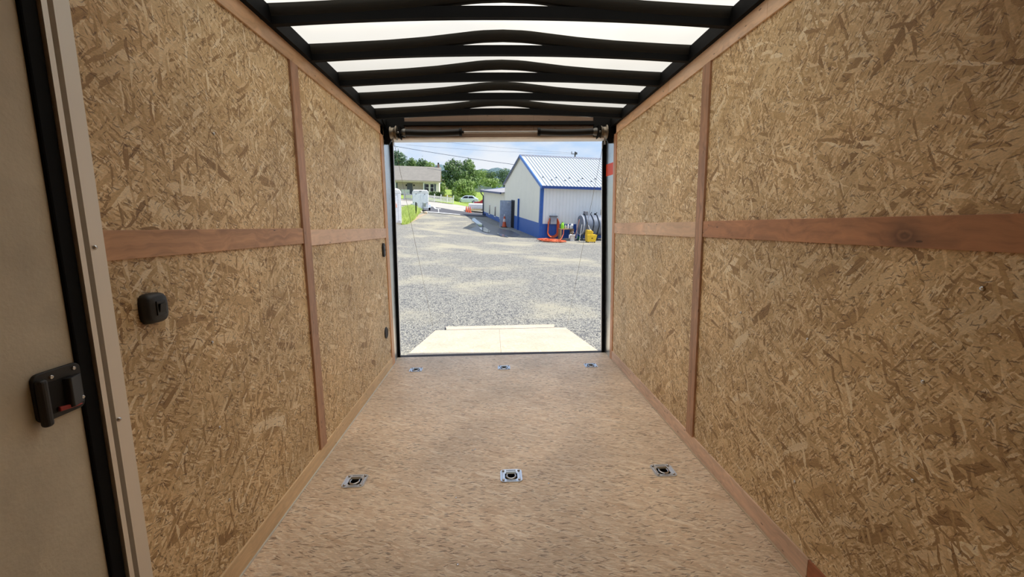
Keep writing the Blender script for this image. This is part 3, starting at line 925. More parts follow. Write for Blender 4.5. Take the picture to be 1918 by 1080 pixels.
for pix in ([(800, 396.6), (830, 399.2), (862, 402.4), (862, 403.4), (830, 400.6), (800, 398.2)],
            [(810, 386), (813.5, 386), (817, 390.6), (826, 391), (826, 392), (815, 391.9)],
            [(820.5, 392), (822, 392), (822.5, 397.8), (821, 397.8)]):
    drape('road_marking', pix, m_line, 0.06, 2).parent = lot
m_grass = mottled('lawn_grass', (142, 164, 70), 0.9, amount=0.3, scale=2.0, bump=0.6, bscale=12, bdist=0.05)
lawn = drape('lawn', None, m_grass, 0.05, 6, [Vector(q) for q in ((-60, 76, 0), (-14, 75.5, 0), (-7, 75.5, 0), (6, 84, 0), (30, 96, 0), (60, 100, 0), (60, 230, 0), (-60, 230, 0))])
tag(lawn, 'sunlit green lawn beyond the road and the picket fence', 'lawn', kind='structure')
m_wet = mottled('wet_shaded_gravel', (102, 102, 106), 0.35, amount=0.2, scale=3.0)
m_pud = mottled('puddle_water', (150, 156, 166), 0.08, amount=0.1)
wetp = drape('wet_shade_patch', [(893, 411), (910, 415), (925, 423), (938, 428), (958, 432), (975, 440), (960, 444), (935, 441), (912, 440), (893, 434), (878, 430), (893, 424), (889, 416)], m_wet, 0.012)  # damp gravel whose dark tone also stands in for the gable's shadow
tag(wetp, 'damp streak of gravel, darkened for shadow, beside the metal building', 'wet patch')
for i, pix in enumerate(([(884, 409), (889, 408.5), (894, 413), (904, 420), (908, 425), (898, 424), (890, 417), (884, 413)], [(897, 427), (908, 426), (918, 433), (916, 437), (905, 434)], [(930, 437), (946, 440), (953, 445), (938, 443)])):
    p_ = drape('puddle', pix, m_pud, 0.035, 3)
    tag(p_, ('long shiny puddle on the damp gravel, nearest the road', 'small puddle in the middle of the damp gravel streak', 'thin puddle close to the near corner of the metal building')[i], 'puddle', 'puddles by the metal building')

# ================================================================== METAL BUILDING
MBLD = Matrix(((Wd.x, Gd.x, UP.x), (Wd.y, Gd.y, UP.y), (Wd.z, Gd.z, UP.z))).to_4x4()
MBLD.translation = CB
IB = MBLD.inverted()
def loc_on(px, py, yl):
    """building-local point on the plane y = yl"""
    d = IB.to_3x3() @ ray(px, py); e = IB @ EYE
    k = (yl - e.y) / d.y
    return e + d * k
def loc_onx(px, py, xl):
    d = IB.to_3x3() @ ray(px, py); e = IB @ EYE
    k = (xl - e.x) / d.x
    return e + d * k
def siding(name, color, axis):
    m = mat(name, color, 0.45)
    t, b = nt(m)
    co = t.objco()
    sp_ = t.n('ShaderNodeSeparateXYZ', {0: co})
    h = t.math('PINGPONG', sp_.outputs[axis], 0.1143)
    h = t.smooth(h, 0.095, 0.1143)
    n = t.noise(co, 1.5, 3.0)
    c = lin(color)
    t.t.links.new(t.ramp(n, [(0.3, tuple(v * 0.95 for v in c[:3]) + (1,)), (0.7, c)]), b.inputs['Base Color'])
    bp = t.n('ShaderNodeBump', {'Height': h, 'Strength': 0.7, 'Distance': 0.018})
    t.t.links.new(bp.outputs[0], b.inputs['Normal'])
    return m
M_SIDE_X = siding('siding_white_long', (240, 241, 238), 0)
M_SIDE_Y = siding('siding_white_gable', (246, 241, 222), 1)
M_BLUE_X = siding('wainscot_blue_shaded', (40, 88, 172), 0)  # same blue as the gable, darkened because this wall gets less light
M_BLUE_Y = siding('wainscot_blue_lit', (58, 104, 178), 1)  # lighter copy of that blue for the better lit side
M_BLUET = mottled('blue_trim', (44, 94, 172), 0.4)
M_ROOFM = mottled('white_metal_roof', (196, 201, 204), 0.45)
M_GREYD = mottled('grey_door_paint', (172, 184, 204), 0.5)
M_DARKGLASS = mottled('dark_glass', (24, 26, 32), 0.15)
bd = thing('metal_building', 'white metal building with blue wainscot, blue trim and a white ribbed roof', 'building')
bd.matrix_world = MBLD
LX_ = 22.0
gy, rz, ez = 10.35, 5.40, 3.26
# long wall and gable as separate wall faces around a closed body
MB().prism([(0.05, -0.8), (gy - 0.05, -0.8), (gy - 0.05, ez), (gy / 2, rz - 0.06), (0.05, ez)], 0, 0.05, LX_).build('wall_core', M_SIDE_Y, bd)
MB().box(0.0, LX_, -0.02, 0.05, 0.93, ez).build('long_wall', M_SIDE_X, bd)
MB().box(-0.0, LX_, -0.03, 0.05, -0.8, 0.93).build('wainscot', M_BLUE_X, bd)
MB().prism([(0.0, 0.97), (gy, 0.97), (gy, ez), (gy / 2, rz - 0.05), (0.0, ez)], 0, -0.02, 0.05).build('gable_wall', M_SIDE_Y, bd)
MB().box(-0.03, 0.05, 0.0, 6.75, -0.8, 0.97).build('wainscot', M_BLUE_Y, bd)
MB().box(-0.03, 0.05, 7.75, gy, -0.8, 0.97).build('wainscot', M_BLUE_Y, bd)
MB().box(-0.05, 0.16, -0.05, 0.14, -0.8, ez).build('corner_trim', M_BLUET, bd)
rt = rz - 0.02
th = math.atan2(rt - ez - 0.03, gy / 2 + 0.12)
MB().prism([(-0.40, ez + 0.0), (gy / 2, rt), (gy / 2, rt + 0.06), (-0.40, ez + 0.06)], 0, -0.12, LX_).build('roof_slope', M_ROOFM, bd)
MB().prism([(gy + 0.18, ez + 0.02), (gy / 2, rt), (gy / 2, rt + 0.06), (gy + 0.18, ez + 0.08)], 0, -0.12, LX_).build('roof_slope', M_ROOFM, bd)
slope = lambda k: (-0.40 + (gy / 2 + 0.40) * k, ez + 0.06 + (rt - ez) * k)
M_RIB = mottled('roof_rib_shade_metal', (186, 192, 198), 0.45)  # darker than the roof sheet, painting in the ribs' shadow lines
for i in range(1, 62):
    x = i * 0.2286
    (ya, za), (yb, zb) = slope(0.0), slope(0.995)
    MB().prism([(x - 0.03, 0.0), (x - 0.02, 0.04), (x + 0.012, 0.04), (x + 0.028, 0.0)], 1, 0.0, math.hypot(yb - ya, zb - za)).tf(
        Matrix.Translation((0, ya, za)) @ Matrix.Rotation(math.atan2(zb - za, yb - ya), 4, 'X')).build('roof_rib', M_RIB, bd)
for row, (off, kk) in enumerate(((0.35, 0.28), (0.81, 0.20))):
    for i in range(12):
        y_, z_ = slope(kk - 0.04)
        x = off + i * 0.9144
        MB().box(x - 0.035, x + 0.035, y_ - 0.04, y_ + 0.04, z_, z_ + 0.05).build('snow_guard', mottled('guard_dark', (60, 62, 70), 0.5), bd)
MB().prism([(gy / 2 - 0.22, rt + 0.0), (gy / 2, rt + 0.11), (gy / 2 + 0.22, rt + 0.0), (gy / 2, rt + 0.06)], 0, -0.14, LX_).build('ridge_cap', mottled('ridge_grey', (124, 127, 139), 0.5), bd)
MB().box(-0.12, LX_, -0.46, -0.39, ez - 0.11, ez + 0.05).build('eave_trim', mottled('eave_blue', (32, 66, 134), 0.4), bd)
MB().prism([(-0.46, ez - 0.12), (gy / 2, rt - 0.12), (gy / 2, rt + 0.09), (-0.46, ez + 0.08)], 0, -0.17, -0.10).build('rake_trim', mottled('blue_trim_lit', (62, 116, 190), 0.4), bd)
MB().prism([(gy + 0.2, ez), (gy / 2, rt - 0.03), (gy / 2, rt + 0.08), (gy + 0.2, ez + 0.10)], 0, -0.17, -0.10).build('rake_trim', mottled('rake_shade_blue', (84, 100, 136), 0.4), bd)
dsp = MB().box(-0.14, -0.03, 5.28, 5.40, -0.25, 2.31).build('conduit_cover', M_BLUET, bd)
# doorway with an open grey door
MB().box(-0.05, 0.02, 6.72, 7.78, -0.10, 2.14).build('door_frame', mottled('frame_dark', (52, 56, 70), 0.5), bd)
MB().box(-0.055, 0.0, 6.80, 7.70, -0.08, 2.06).build('door_opening_shade', mottled('inside_dark', (30, 28, 30), 0.8), bd)  # dark slab stands in for the unlit room behind the doorway
dl = MB().box(-0.98, -0.02, 7.70, 7.745, -0.06, 2.08).build('door_leaf', M_GREYD, bd)
dl['label'] = 'grey steel door leaf standing open'
MB().box(-0.42, -0.14, 7.665, 7.70, 1.88, 1.95).build('door_closer', mottled('closer_pale', (206, 210, 214), 0.4), dl)
MB().tube([(-0.90, 7.70, 0.95), (-0.90, 7.65, 0.95), (-0.80, 7.65, 0.95)], 0.015, 8).build('handle', M_STEEL, dl)

# annex
ax = thing('annex', 'low white annex with blue base and three narrow windows behind the metal building', 'building')
ax.matrix_world = MBLD
ay0, ay1 = gy + 0.22, 21.0
MB().box(0.10, 7.0, ay0, ay1, -0.8, 2.60).build('wall_core', M_SIDE_Y, ax)
MB().box(0.0, 0.10, ay0, ay1, 0.38, 2.60).build('front_wall', M_SIDE_Y, ax)
MB().box(-0.02, 0.10, ay0, ay1, -0.8, 0.38).build('wainscot', M_BLUE_Y, ax)
MB().prism([(-0.3, 2.56), (7.0, 3.5), (7.0, 3.58), (-0.3, 2.64)], 1, ay0, ay1 + 0.2).build('roof_sheet', mottled('annex_roof', (171, 166, 166), 0.5), ax)
MB().box(-0.40, -0.28, ay0, ay1 + 0.2, 2.50, 2.66).build('gutter', mottled('gutter_blue', (34, 56, 110), 0.4), ax)
MB().prism([(-0.3, 2.5), (7.0, 3.44), (7.0, 3.62), (-0.3, 2.68)], 1, ay1 + 0.2, ay1 + 0.27).build('rake_trim', M_BLUET, ax)
MB().box(-0.08, 0.12, ay1 - 0.12, ay1 + 0.03, -0.8, 1.1).build('corner_trim', M_BLUET, ax)
MB().tube([(-0.34, ay1 - 0.3, 2.5), (-0.34, ay1 - 0.3, 2.35), (-0.08, ay1 - 0.3, 2.05), (-0.08, ay1 - 0.3, 0.0)], 0.06, 8).build('downspout', mottled('spout_dark', (40, 50, 80), 0.4), ax)
MB().box(-0.34, -0.05, ay1 - 0.62, ay1 - 0.12, 2.62, 2.78).build('flood_light', mottled('flood_white', (192, 192, 192), 0.4), ax)
for yy in (12.0, 14.4, 17.3):
    w_ = MB().box(-0.02, 0.02, yy - 0.22, yy + 0.22, 0.36, 1.24).build('window', M_DARKGLASS, ax)
    MB().box(-0.05, 0.0, yy - 0.3, yy + 0.3, 1.24, 1.30).build('lintel', M_WHITE, w_)
    MB().box(-0.06, 0.0, yy - 0.34, yy + 0.34, 0.28, 0.36).build('sill', M_WHITE, w_)
MB().box(-0.06, 0.0, 19.5, 20.0, -0.05, 0.24).build('vent_box', M_DARKHOLE, ax)

# ---- things along the long wall, placed in the building's own axes
def bthing(name, label, cat, x, y, group=None, z=0.0):
    o = thing(name, label, cat, (0, 0, 0), group)
    m = MBLD.copy()
    m.translation = MBLD @ Vector((x, y, z))
    o.matrix_world = m
    return o
M_ORANGE = mottled('orange_hose', (214, 97, 53), 0.5)
def bground(x, y):
    """height of the yard under a building-local point"""
    w = MBLD @ Vector((x, y, 0))
    z = gz(w.x, w.y)
    return (z - w.z) * UP.z
pH = loc_on(1036, 414, -0.1)
hm = bthing('hose_hanger', 'grey box hose hanger on the white wall holding a looped orange hose', 'hose hanger', pH.x, -0.03, None, 0)
MB().box(-0.21, 0.21, -0.20, 0.0, 0.93, 1.42).build('hanger_box', mottled('hanger_grey', (150, 154, 162), 0.5), hm, 0.02)
MB().box(-0.25, 0.25, -0.24, 0.0, 1.40, 1.46).build('lid', mottled('hanger_dark', (84, 88, 98), 0.5), hm, 0.01)
hs = thing('hanging_hose', 'orange hose hung in a long loop from the grey wall box', 'hose', (0, 0, 0))
hs.matrix_world = hm.matrix_world.copy()
for k in range(4):
    a_, dx = 0.30 + 0.028 * k, 0.0
    pts = []
    low = 0.16 - 0.03 * k
    for i in range(25):
        th_ = PI + PI * i / 24
        pts.append((a_ * math.cos(th_), -0.06 - 0.045 * k, low + a_ * 0.9 + a_ * 0.9 * math.sin(th_)))
    top = [(-0.24, -0.05 - 0.045 * k, 1.30), (-a_ + 0.02, -0.06 - 0.045 * k, 1.05)]
    MB().tube(top + pts + [(a_ - 0.02, -0.06 - 0.045 * k, 1.05), (0.24, -0.05 - 0.045 * k, 1.30)], 0.026, 7).build('hose_loop', M_ORANGE, hs)
# coil of hose on the ground
pc = gp(1035, 452.5)
pcl = IB @ pc
hc = bthing('coiled_hose', 'orange hose heaped in flat coils on the gravel below the hose hanger', 'hose', pcl.x, pcl.y, None, pcl.z)
rng = random.Random(5)
pts = []
for i in range(560):
    th_ = i * 2 * PI / 44
    k = i / 560
    rx, ry = 0.78 - 0.34 * abs(math.sin(k * 11)), 0.95 - 0.5 * abs(math.sin(k * 8 + 1))
    cx, cy = -0.05 + 0.18 * math.sin(k * 6.0), 0.25 * math.sin(k * 9)
    lx, ly = cx + rx * math.cos(th_), cy + ry * math.sin(th_)
    pts.append((lx, ly, 0.035 + 0.09 * k + 0.012 * math.sin(i * 0.9) + bground(pcl.x + lx, pcl.y + ly) - pcl.z))
MB().tube(pts, 0.026, 6).build('hose_coil', M_ORANGE, hc)
tail = [(0.55, 0.5, 0.05), (0.75, 0.8, 0.04), (0.95, 1.1, 0.05), (1.15, 1.35, 0.30), (1.2, 1.45, 0.62)]
MB().tube(tail, 0.026, 7).build('hose_end', M_ORANGE, hc)
# bench with bottles
pB = loc_on(1061, 428, -0.5)
bz = bground(pB.x, -0.5)
tb = bthing('wash_bench', 'rough timber bench holding bottles against the blue wainscot', 'bench', pB.x, -0.45, None, bz)
M_TIMB = wood_mat('bench_timber', (176, 150, 112), 0)
hb = pB.z - bz
MB().box(-0.46, 0.46, -0.2, 0.2, hb - 0.05, hb).build('bench_top', M_TIMB, tb)
for xx in (-0.41, 0.36):
    for yy in (-0.15, 0.12):
        MB().box(xx - 0.05, xx + 0.05, yy - 0.04, yy + 0.04, 0.0, hb - 0.05).build('leg', M_TIMB, tb)
def jug(name, label, x, h, r, col, handle=True, capc=(230, 230, 230)):
    o = bthing(name, label, 'jug' if handle else 'bottle', pB.x + x, -0.45, 'bottles on the wash bench', bz + hb + 0.003)
    MB().lathe([(r * 0.95, 0), (r, 0.02), (r, h * 0.58), (r * 0.75, h * 0.72), (r * 0.3, h * 0.86), (r * 0.28, h * 0.93)], 2, (0, 0, 0), 14).build('body', mottled('plastic_' + name + str(col), col, 0.4), o)
    MB().lathe([(r * 0.34, h * 0.92), (r * 0.34, h), (0, h)], 2, (0, 0, 0), 12).build('cap', mottled('cap' + str(capc), capc, 0.4), o)
    if handle:
        MB().tube([(r * 0.3, 0, h * 0.86), (r * 0.75, 0, h * 0.93), (r * 0.98, 0, h * 0.75), (r * 0.95, 0, h * 0.5)], r * 0.12, 6).build('handle', mottled('plastic_' + name + str(col), col, 0.4), o)
    return o
jug('chemical_jug', 'lime green jug with dark handle on the timber bench', -0.28, 0.42, 0.11, (150, 222, 50), True, (40, 60, 40))
jug('squat_bottle', 'small tan bottle beside the lime green jug', -0.06, 0.24, 0.07, (196, 186, 160), False, (220, 214, 200))
jug('spray_bottle', 'slim white bottle with a red cap on the timber bench', 0.12, 0.34, 0.06, (236, 234, 232), False, (206, 60, 60))
jug('white_jug', 'broad white jug at the far end of the timber bench from the lime green one', 0.36, 0.33, 0.11, (232, 232, 228), True)
# white bucket with brushes
pk = gp(1071.5, 451)
kl = IB @ pk
bk = bthing('white_bucket', 'white plastic pail standing in front of the timber bench', 'bucket', kl.x, kl.y, None, kl.z)
MB().lathe([(0.13, 0), (0.165, 0.36), (0.175, 0.36), (0.175, 0.39), (0.155, 0.39), (0.12, 0.02), (0, 0.02)], 2, (0, 0, 0), 20).build('pail', M_WHITE, bk)
MB().tube([(0.16 * math.cos(a), -0.03, 0.36 + 0.2 * math.sin(a)) for a in [PI * i / 14 for i in range(15)]], 0.007, 6).build('handle', M_STEEL, bk)
brs = bthing('scrub_brush', 'short brown handled brush standing in the white pail', 'brush', kl.x, kl.y, None, kl.z)
MB().tube([(0.0, 0, 0.06), (0.06, 0.02, 0.70)], 0.022, 8).build('handle', wood_mat('brush_wood', (150, 116, 82), 2), brs)
MB().box(-0.06, 0.06, -0.04, 0.04, 0.03, 0.10).build('bristles', mottled('bristle', (226, 220, 206), 0.8), brs)
rg = bthing('white_rag', 'white rag hanging over the side of the white pail', 'rag', kl.x, kl.y, None, kl.z)
MB().prism([(-0.215, 0.36), (-0.17, 0.40), (-0.13, 0.40), (-0.16, 0.36), (-0.19, 0.18), (-0.22, 0.16)], 1, -0.08, 0.05).build('cloth', M_WHITE, rg, 0.01)
# fuel tank
pt0 = loc_on(1083, 421, -1.1)
pt1 = loc_on(1089, 421, -1.1)
tr0 = 0.64
tz = loc_on(1100, 421, -1.1).z
tk = bthing('fuel_tank', 'large grey cylindrical tank on short legs beside the white wall', 'tank', pt1.x - 0.1, -1.15, None, 0)
M_TANK = mottled('tank_grey', (122, 130, 144), 0.5, 0.2, amount=0.1)
MB().lathe([(0.0, 0.0), (tr0 * 0.9, 0.0), (tr0 * 0.97, 0.02), (tr0, 0.06), (tr0, 2.9), (tr0 * 0.95, 2.96), (0, 2.98)], 0, (0, 0, tz), 36).build('shell', M_TANK, tk)
MB().lathe([(tr0 * 0.9, -0.012), (tr0 * 0.99, -0.012), (tr0 * 1.0, 0.03), (tr0 * 0.9, 0.03)], 0, (0, 0, tz), 36, cap=False).build('rim', mottled('tank_rim', (196, 200, 206), 0.4), tk)
gzt = bground(pt1.x, -1.15)
for xx in (0.35, 1.4, 2.5):
    for yy in (-0.42, 0.42):
        MB().box(xx - 0.05, xx + 0.05, yy - 0.05, yy + 0.05, gzt, tz - 0.42).build('leg', M_TANK, tk)
MB().lathe([(0.05, 0), (0.05, 0.34), (0.03, 0.36)], 2, (1.36, 0, tz + tr0 - 0.02), 10).build('vent_pipe', mottled('pipe_tan', (178, 168, 150), 0.5), tk)
MB().lathe([(0.06, 0), (0.06, 0.08), (0.04, 0.12)], 2, (0.95, 0, tz + tr0 - 0.02), 10).build('filler_cap', M_BLKMET, tk)
MB().box(1.24, 1.52, -0.52, -0.50, tz + tr0 * 0.66, tz + tr0 * 0.78).build('label_plate', M_WHITE, tk)
ph_ = MB()
MB().box(0.18, 0.42, -0.16, 0.10, tz + tr0 - 0.02, tz + tr0 + 0.22).build('pump', mottled('pump_grey', (120, 122, 128), 0.5), tk, 0.03)
for (x0, k) in ((0.16, 0), (0.98, 1), (0.62, 2)):
    pts = [(x0 + 0.02 * math.sin(a * 5 + k), -(tr0 + 0.03) * math.sin(a), tz + (tr0 + 0.03) * math.cos(a)) for a in [0.0 + i * 2.5 / 16 for i in range(17)]]
    MB().tube([(x0 + 0.1, 0.0, tz + tr0 + 0.16)] + pts, 0.02, 6).build('fuel_hose', M_BLACK, tk)
# mop bucket
pm = gp(1106, 454)
ml = IB @ pm
mb_ = bthing('mop_bucket', 'yellow wringer mop bucket on wheels in front of the grey tank', 'mop bucket', ml.x, ml.y, None, ml.z)
M_YEL = mottled('yellow_plastic', (219, 180, 34), 0.45)
MB().prism([(-0.27, 0.06), (0.24, 0.06), (0.32, 0.46), (0.30, 0.48), (-0.30, 0.48), (-0.32, 0.46)], 1, -0.17, 0.17).build('tub', M_YEL, mb_, 0.03, 2)
MB().prism([(-0.34, 0.42), (0.02, 0.42), (0.10, 0.62), (-0.02, 0.74), (-0.32, 0.76)], 1, -0.14, 0.14).build('wringer', M_YEL, mb_, 0.03, 2)
for xx in (-0.22, 0.2):
    for yy in (-0.13, 0.13):
        MB().lathe([(0.035, -0.015), (0.035, 0.015)], 1, (xx, yy, 0.035), 12).build('wheel', M_BLACK, mb_)
MB().box(-0.03, 0.06, -0.176, -0.172, 0.26, 0.30).build('label_mark', M_BLACK, mb_)
def pole(name, label, a, b2, col, r=0.014, head=None):
    o = bthing(name, label, 'mop' if head else 'pole', a.x, a.y, None, a.z)
    d = b2 - a
    MB().tube([(0, 0, 0.0), tuple(d)], r, 8).build('handle', mottled('pole' + str(col), col, 0.5), o)
    if head:
        MB().lathe([(0.02, 0.10), (0.05, 0.04), (0.09, 0.0), (0.0, 0.0)], 2, (0, 0, 0), 12).build('mop_head', mottled('mop_grey' + name, head, 0.9), o)
    return o
V = Vector
pole('wet_mop', 'white mop handle leaning from the wringer up to the tank', V((ml.x - 0.06, ml.y, ml.z + 0.70)), V((ml.x - 0.17, min(-1.86, ml.y + 0.1), tz + 0.14)), (226, 222, 214), 0.016, (200, 196, 186))
pole('push_broom', 'slim white pole leaning on the tank, its foot on the gravel beside the yellow bucket', V((ml.x - 0.37, -2.0, bground(ml.x - .37, -2.0))), V((ml.x - 0.20, -1.83, tz + 0.10)), (220, 220, 214), 0.016, (170, 160, 140))
pq = loc_on(1081, 441, -1.2); pr_ = loc_on(1081.5, 406, -0.9)
pole('squeegee', 'white pole standing upright at the round end of the tank', V((pq.x, -1.2, bground(pq.x, -1.2))), V((pr_.x, -0.9, pr_.z)), (232, 234, 236), 0.018, (60, 60, 60))
pq = loc_on(1076, 437, -1.5); pr_ = loc_on(1089, 411, -1.8)
pole('orange_broom', 'orange handled broom leaning against the round end of the tank', V((pq.x, -1.5, bground(pq.x, -1.5))), V((pr_.x - 0.0, -1.5, pr_.z)), (216, 150, 122), 0.018, (90, 84, 80))
pg_ = loc_on(1080, 441, -0.9)
gc = bthing('green_watering_can', 'small dark green can on the ground by the end of the tank', 'can', pg_.x + 0.12, -0.9, None, bground(pg_.x, -0.9))
MB().lathe([(0.10, 0), (0.11, 0.02), (0.10, 0.2), (0.04, 0.24), (0, 0.24)], 2, (0, 0, 0), 14).build('body', mottled('green_plastic', (40, 120, 84), 0.5), gc)
MB().tube([(0.09, 0, 0.06), (0.24, 0, 0.22)], [0.02, 0.012], 8).build('spout', MATS['green_plastic'], gc)

# traffic cones
M_CONE = mottled('cone_orange', (207, 90, 53), 0.5)
def cone(label, loc, h, group, collar=True):
    o = outthing('traffic_cone', label, 'traffic cone', loc, 0.2, group)
    k = h / 0.9
    MB().lathe([(0.19 * k, 0.04 * k), (0.15 * k, 0.2 * k), (0.05 * k, 0.86 * k), (0.035 * k, 0.9 * k), (0, 0.9 * k)], 2, (0, 0, 0), 18).build('cone_body', M_CONE, o)
    MB().box(-0.22 * k, 0.22 * k, -0.22 * k, 0.22 * k, 0.0, 0.045 * k).build('base', M_BLACK if collar else M_CONE, o, 0.01)
    if collar:
        MB().lathe([(0.124 * k, 0.44 * k), (0.088 * k, 0.67 * k)], 2, (0, 0, 0), 18, cap=False).build('reflective_collar', mottled('collar', (226, 206, 196), 0.4), o)
        MB().lathe([(0.06 * k, 0.86 * k), (0.06 * k, 1.0 * k), (0.03 * k, 1.02 * k)], 2, (0, 0, 0), 12).build('top_cap', mottled('cap_grey', (190, 190, 196), 0.5), o)
    return o
cone('tall orange traffic cone with pale collar at the open grey door', gp(944.5, 425.5), 0.92, None)
for i, (px, py) in enumerate(((873.5, 394.5), (877, 396.5), (880.6, 398))):
    cone(('orange cone in the cluster of three, farthest from the white covered trailer', 'orange cone between two others beside the white covered trailer', 'orange cone of the three closest to the white covered trailer')[i],
         grounded(px, py, 61 - i), 0.85, 'cones by the covered trailer', False)

# ================================================================== TRAILERS
M_TRW = mottled('trailer_white', (248, 248, 250), 0.35)
def dup_light(b):
    pass
# cargo trailer parked with its rear towards the viewer
cl_ = at(788, 393.5, 52); cl_ = Vector((cl_.x, cl_.y, gz(cl_.x, cl_.y)))
ct = outthing('cargo_trailer', 'white enclosed cargo trailer parked beyond the grass with its rear doors facing', 'trailer', cl_, 0.16)
MB().box(-0.93, 0.93, 0.0, 3.6, 0.28, 2.22).build('body', M_TRW, ct, 0.03)
MB().prism([(-0.95, 2.06), (0.95, 2.06), (0.95, 2.22), (0.82, 2.42), (-0.82, 2.42), (-0.95, 2.22)], 1, -0.03, 3.63).build('roof_cap', M_WHITE, ct, 0.04)
for s in (-1, 1):
    MB().box(s * 0.02, s * 0.88, -0.035, 0.0, 0.36, 2.02).build('rear_door', mottled('rear_door_grey', (240, 246, 252), 0.4), ct, 0.005)
    MB().box(s * 0.35, s * 0.62, -0.07, -0.03, 0.55, 0.95).build('vent_panel', mottled('vent_panel_grey', (168, 172, 160), 0.5), ct)
    MB().box(s * 0.93, s * 1.20, 0.9, 2.0, 0.36, 0.74).build('fender', mottled('fender_white', (214, 226, 240), 0.3), ct, 0.03)
    MB().lathe([(0.30, -0.1), (0.33, -0.08), (0.33, 0.08), (0.30, 0.1)], 0, (s * 1.06, 1.45, 0.33), 20).build('wheel', M_BLACK, ct)
    MB().box(s * 0.45, s * 0.55, -0.06, -0.03, 1.96, 2.02).build('top_lamp', M_BLKMET, ct)
    MB().box(s * 0.70, s * 0.88, -0.07, -0.03, 1.02, 1.07).build('latch_bar', M_STEEL, ct)
MB().box(-0.93, 0.93, -0.06, 0.02, 0.22, 0.34).build('bumper', mottled('bumper_grey', (180, 184, 190), 0.4), ct)
MB().box(-0.14, 0.14, -0.05, 0.0, 2.30, 2.36).build('roof_lamp', M_BLKMET, ct)
MB().box(0.93, 0.96, 0.05, 0.2, 0.7, 1.0).build('side_marker', mottled('marker_red', (230, 90, 70), 0.4), ct)
# nearer white trailer, only its rear corner shows at the doorway edge
nl = grounded(740, 421, 30.5)
wt_ = outthing('white_trailer', 'white enclosed trailer standing close to the doorway edge, orange sticker on its rear', 'trailer', nl, 0.25)
MB().box(-1.9, 0.46, 0.0, 4.5, 0.1, 2.22).build('body', M_TRW, wt_, 0.03)
MB().prism([(-1.93, 2.10), (0.48, 2.10), (0.48, 2.24), (0.38, 2.42), (-1.93, 2.42)], 1, -0.03, 4.5).build('roof_cap', M_WHITE, wt_, 0.05)
MB().box(-1.7, 0.22, -0.03, 0.0, 0.32, 1.92).build('rear_door', mottled('rear_door_cool', (244, 246, 252), 0.4), wt_, 0.006)
MB().box(0.25, 0.46, -0.035, 0.0, 0.1, 2.1).build('corner_post', M_TRW, wt_, 0.01)
MB().prism([(-0.15, 1.18), (0.16, 1.16), (0.16, 1.36), (0.06, 1.56), (-0.10, 1.56)], 1, -0.045, -0.03).build('warning_sticker', mottled('sticker_peach', (252, 176, 150), 0.5), wt_)
for (xx, c) in ((0.08, (236, 236, 240)), (0.30, (206, 200, 196))):
    MB().lathe([(0.09, 0.0), (0.09, 0.02), (0.05, 0.035), (0, 0.04)], 1, (xx, -0.07, 0.20), 16).build('tail_lamp', mottled('lamp' + str(c), c, 0.3), wt_)
MB().lathe([(0.30, -0.1), (0.33, -0.08), (0.33, 0.08), (0.30, 0.1)], 0, (0.2, 2.2, 0.33), 20).build('wheel', M_BLACK, wt_)
# low covered trailer half hidden by the annex
lt = grounded(893, 397.5, 62)
cv = outthing('covered_trailer', 'low white covered trailer half hidden behind the annex corner', 'trailer', lt, 0.1)
MB().prism([(-1.05, 0.5), (1.5, 0.5), (1.45, 1.12), (1.3, 1.18), (-0.95, 1.18), (-1.08, 1.1)], 1, 0.0, 3.2).build('cover', M_WHITE, cv, 0.04)
MB().box(-1.0, 1.45, -0.06, 3.2, 0.28, 0.50).build('lower_rail', mottled('rail_tan', (206, 190, 140), 0.5), cv)
MB().box(-0.7, 1.2, -0.02, 0.0, 0.62, 0.68).build('seam', mottled('seam_grey', (150, 154, 160), 0.5), cv)
MB().box(0.6, 0.95, -0.09, -0.05, 0.32, 0.46).build('tail_lamp', mottled('lamp_dark', (110, 100, 96), 0.4), cv)
for s in (-0.85, 1.25):
    MB().lathe([(0.24, -0.09), (0.27, -0.07), (0.27, 0.07), (0.24, 0.09)], 0, (s, 1.5, 0.27), 18).build('wheel', M_BLACK, cv)

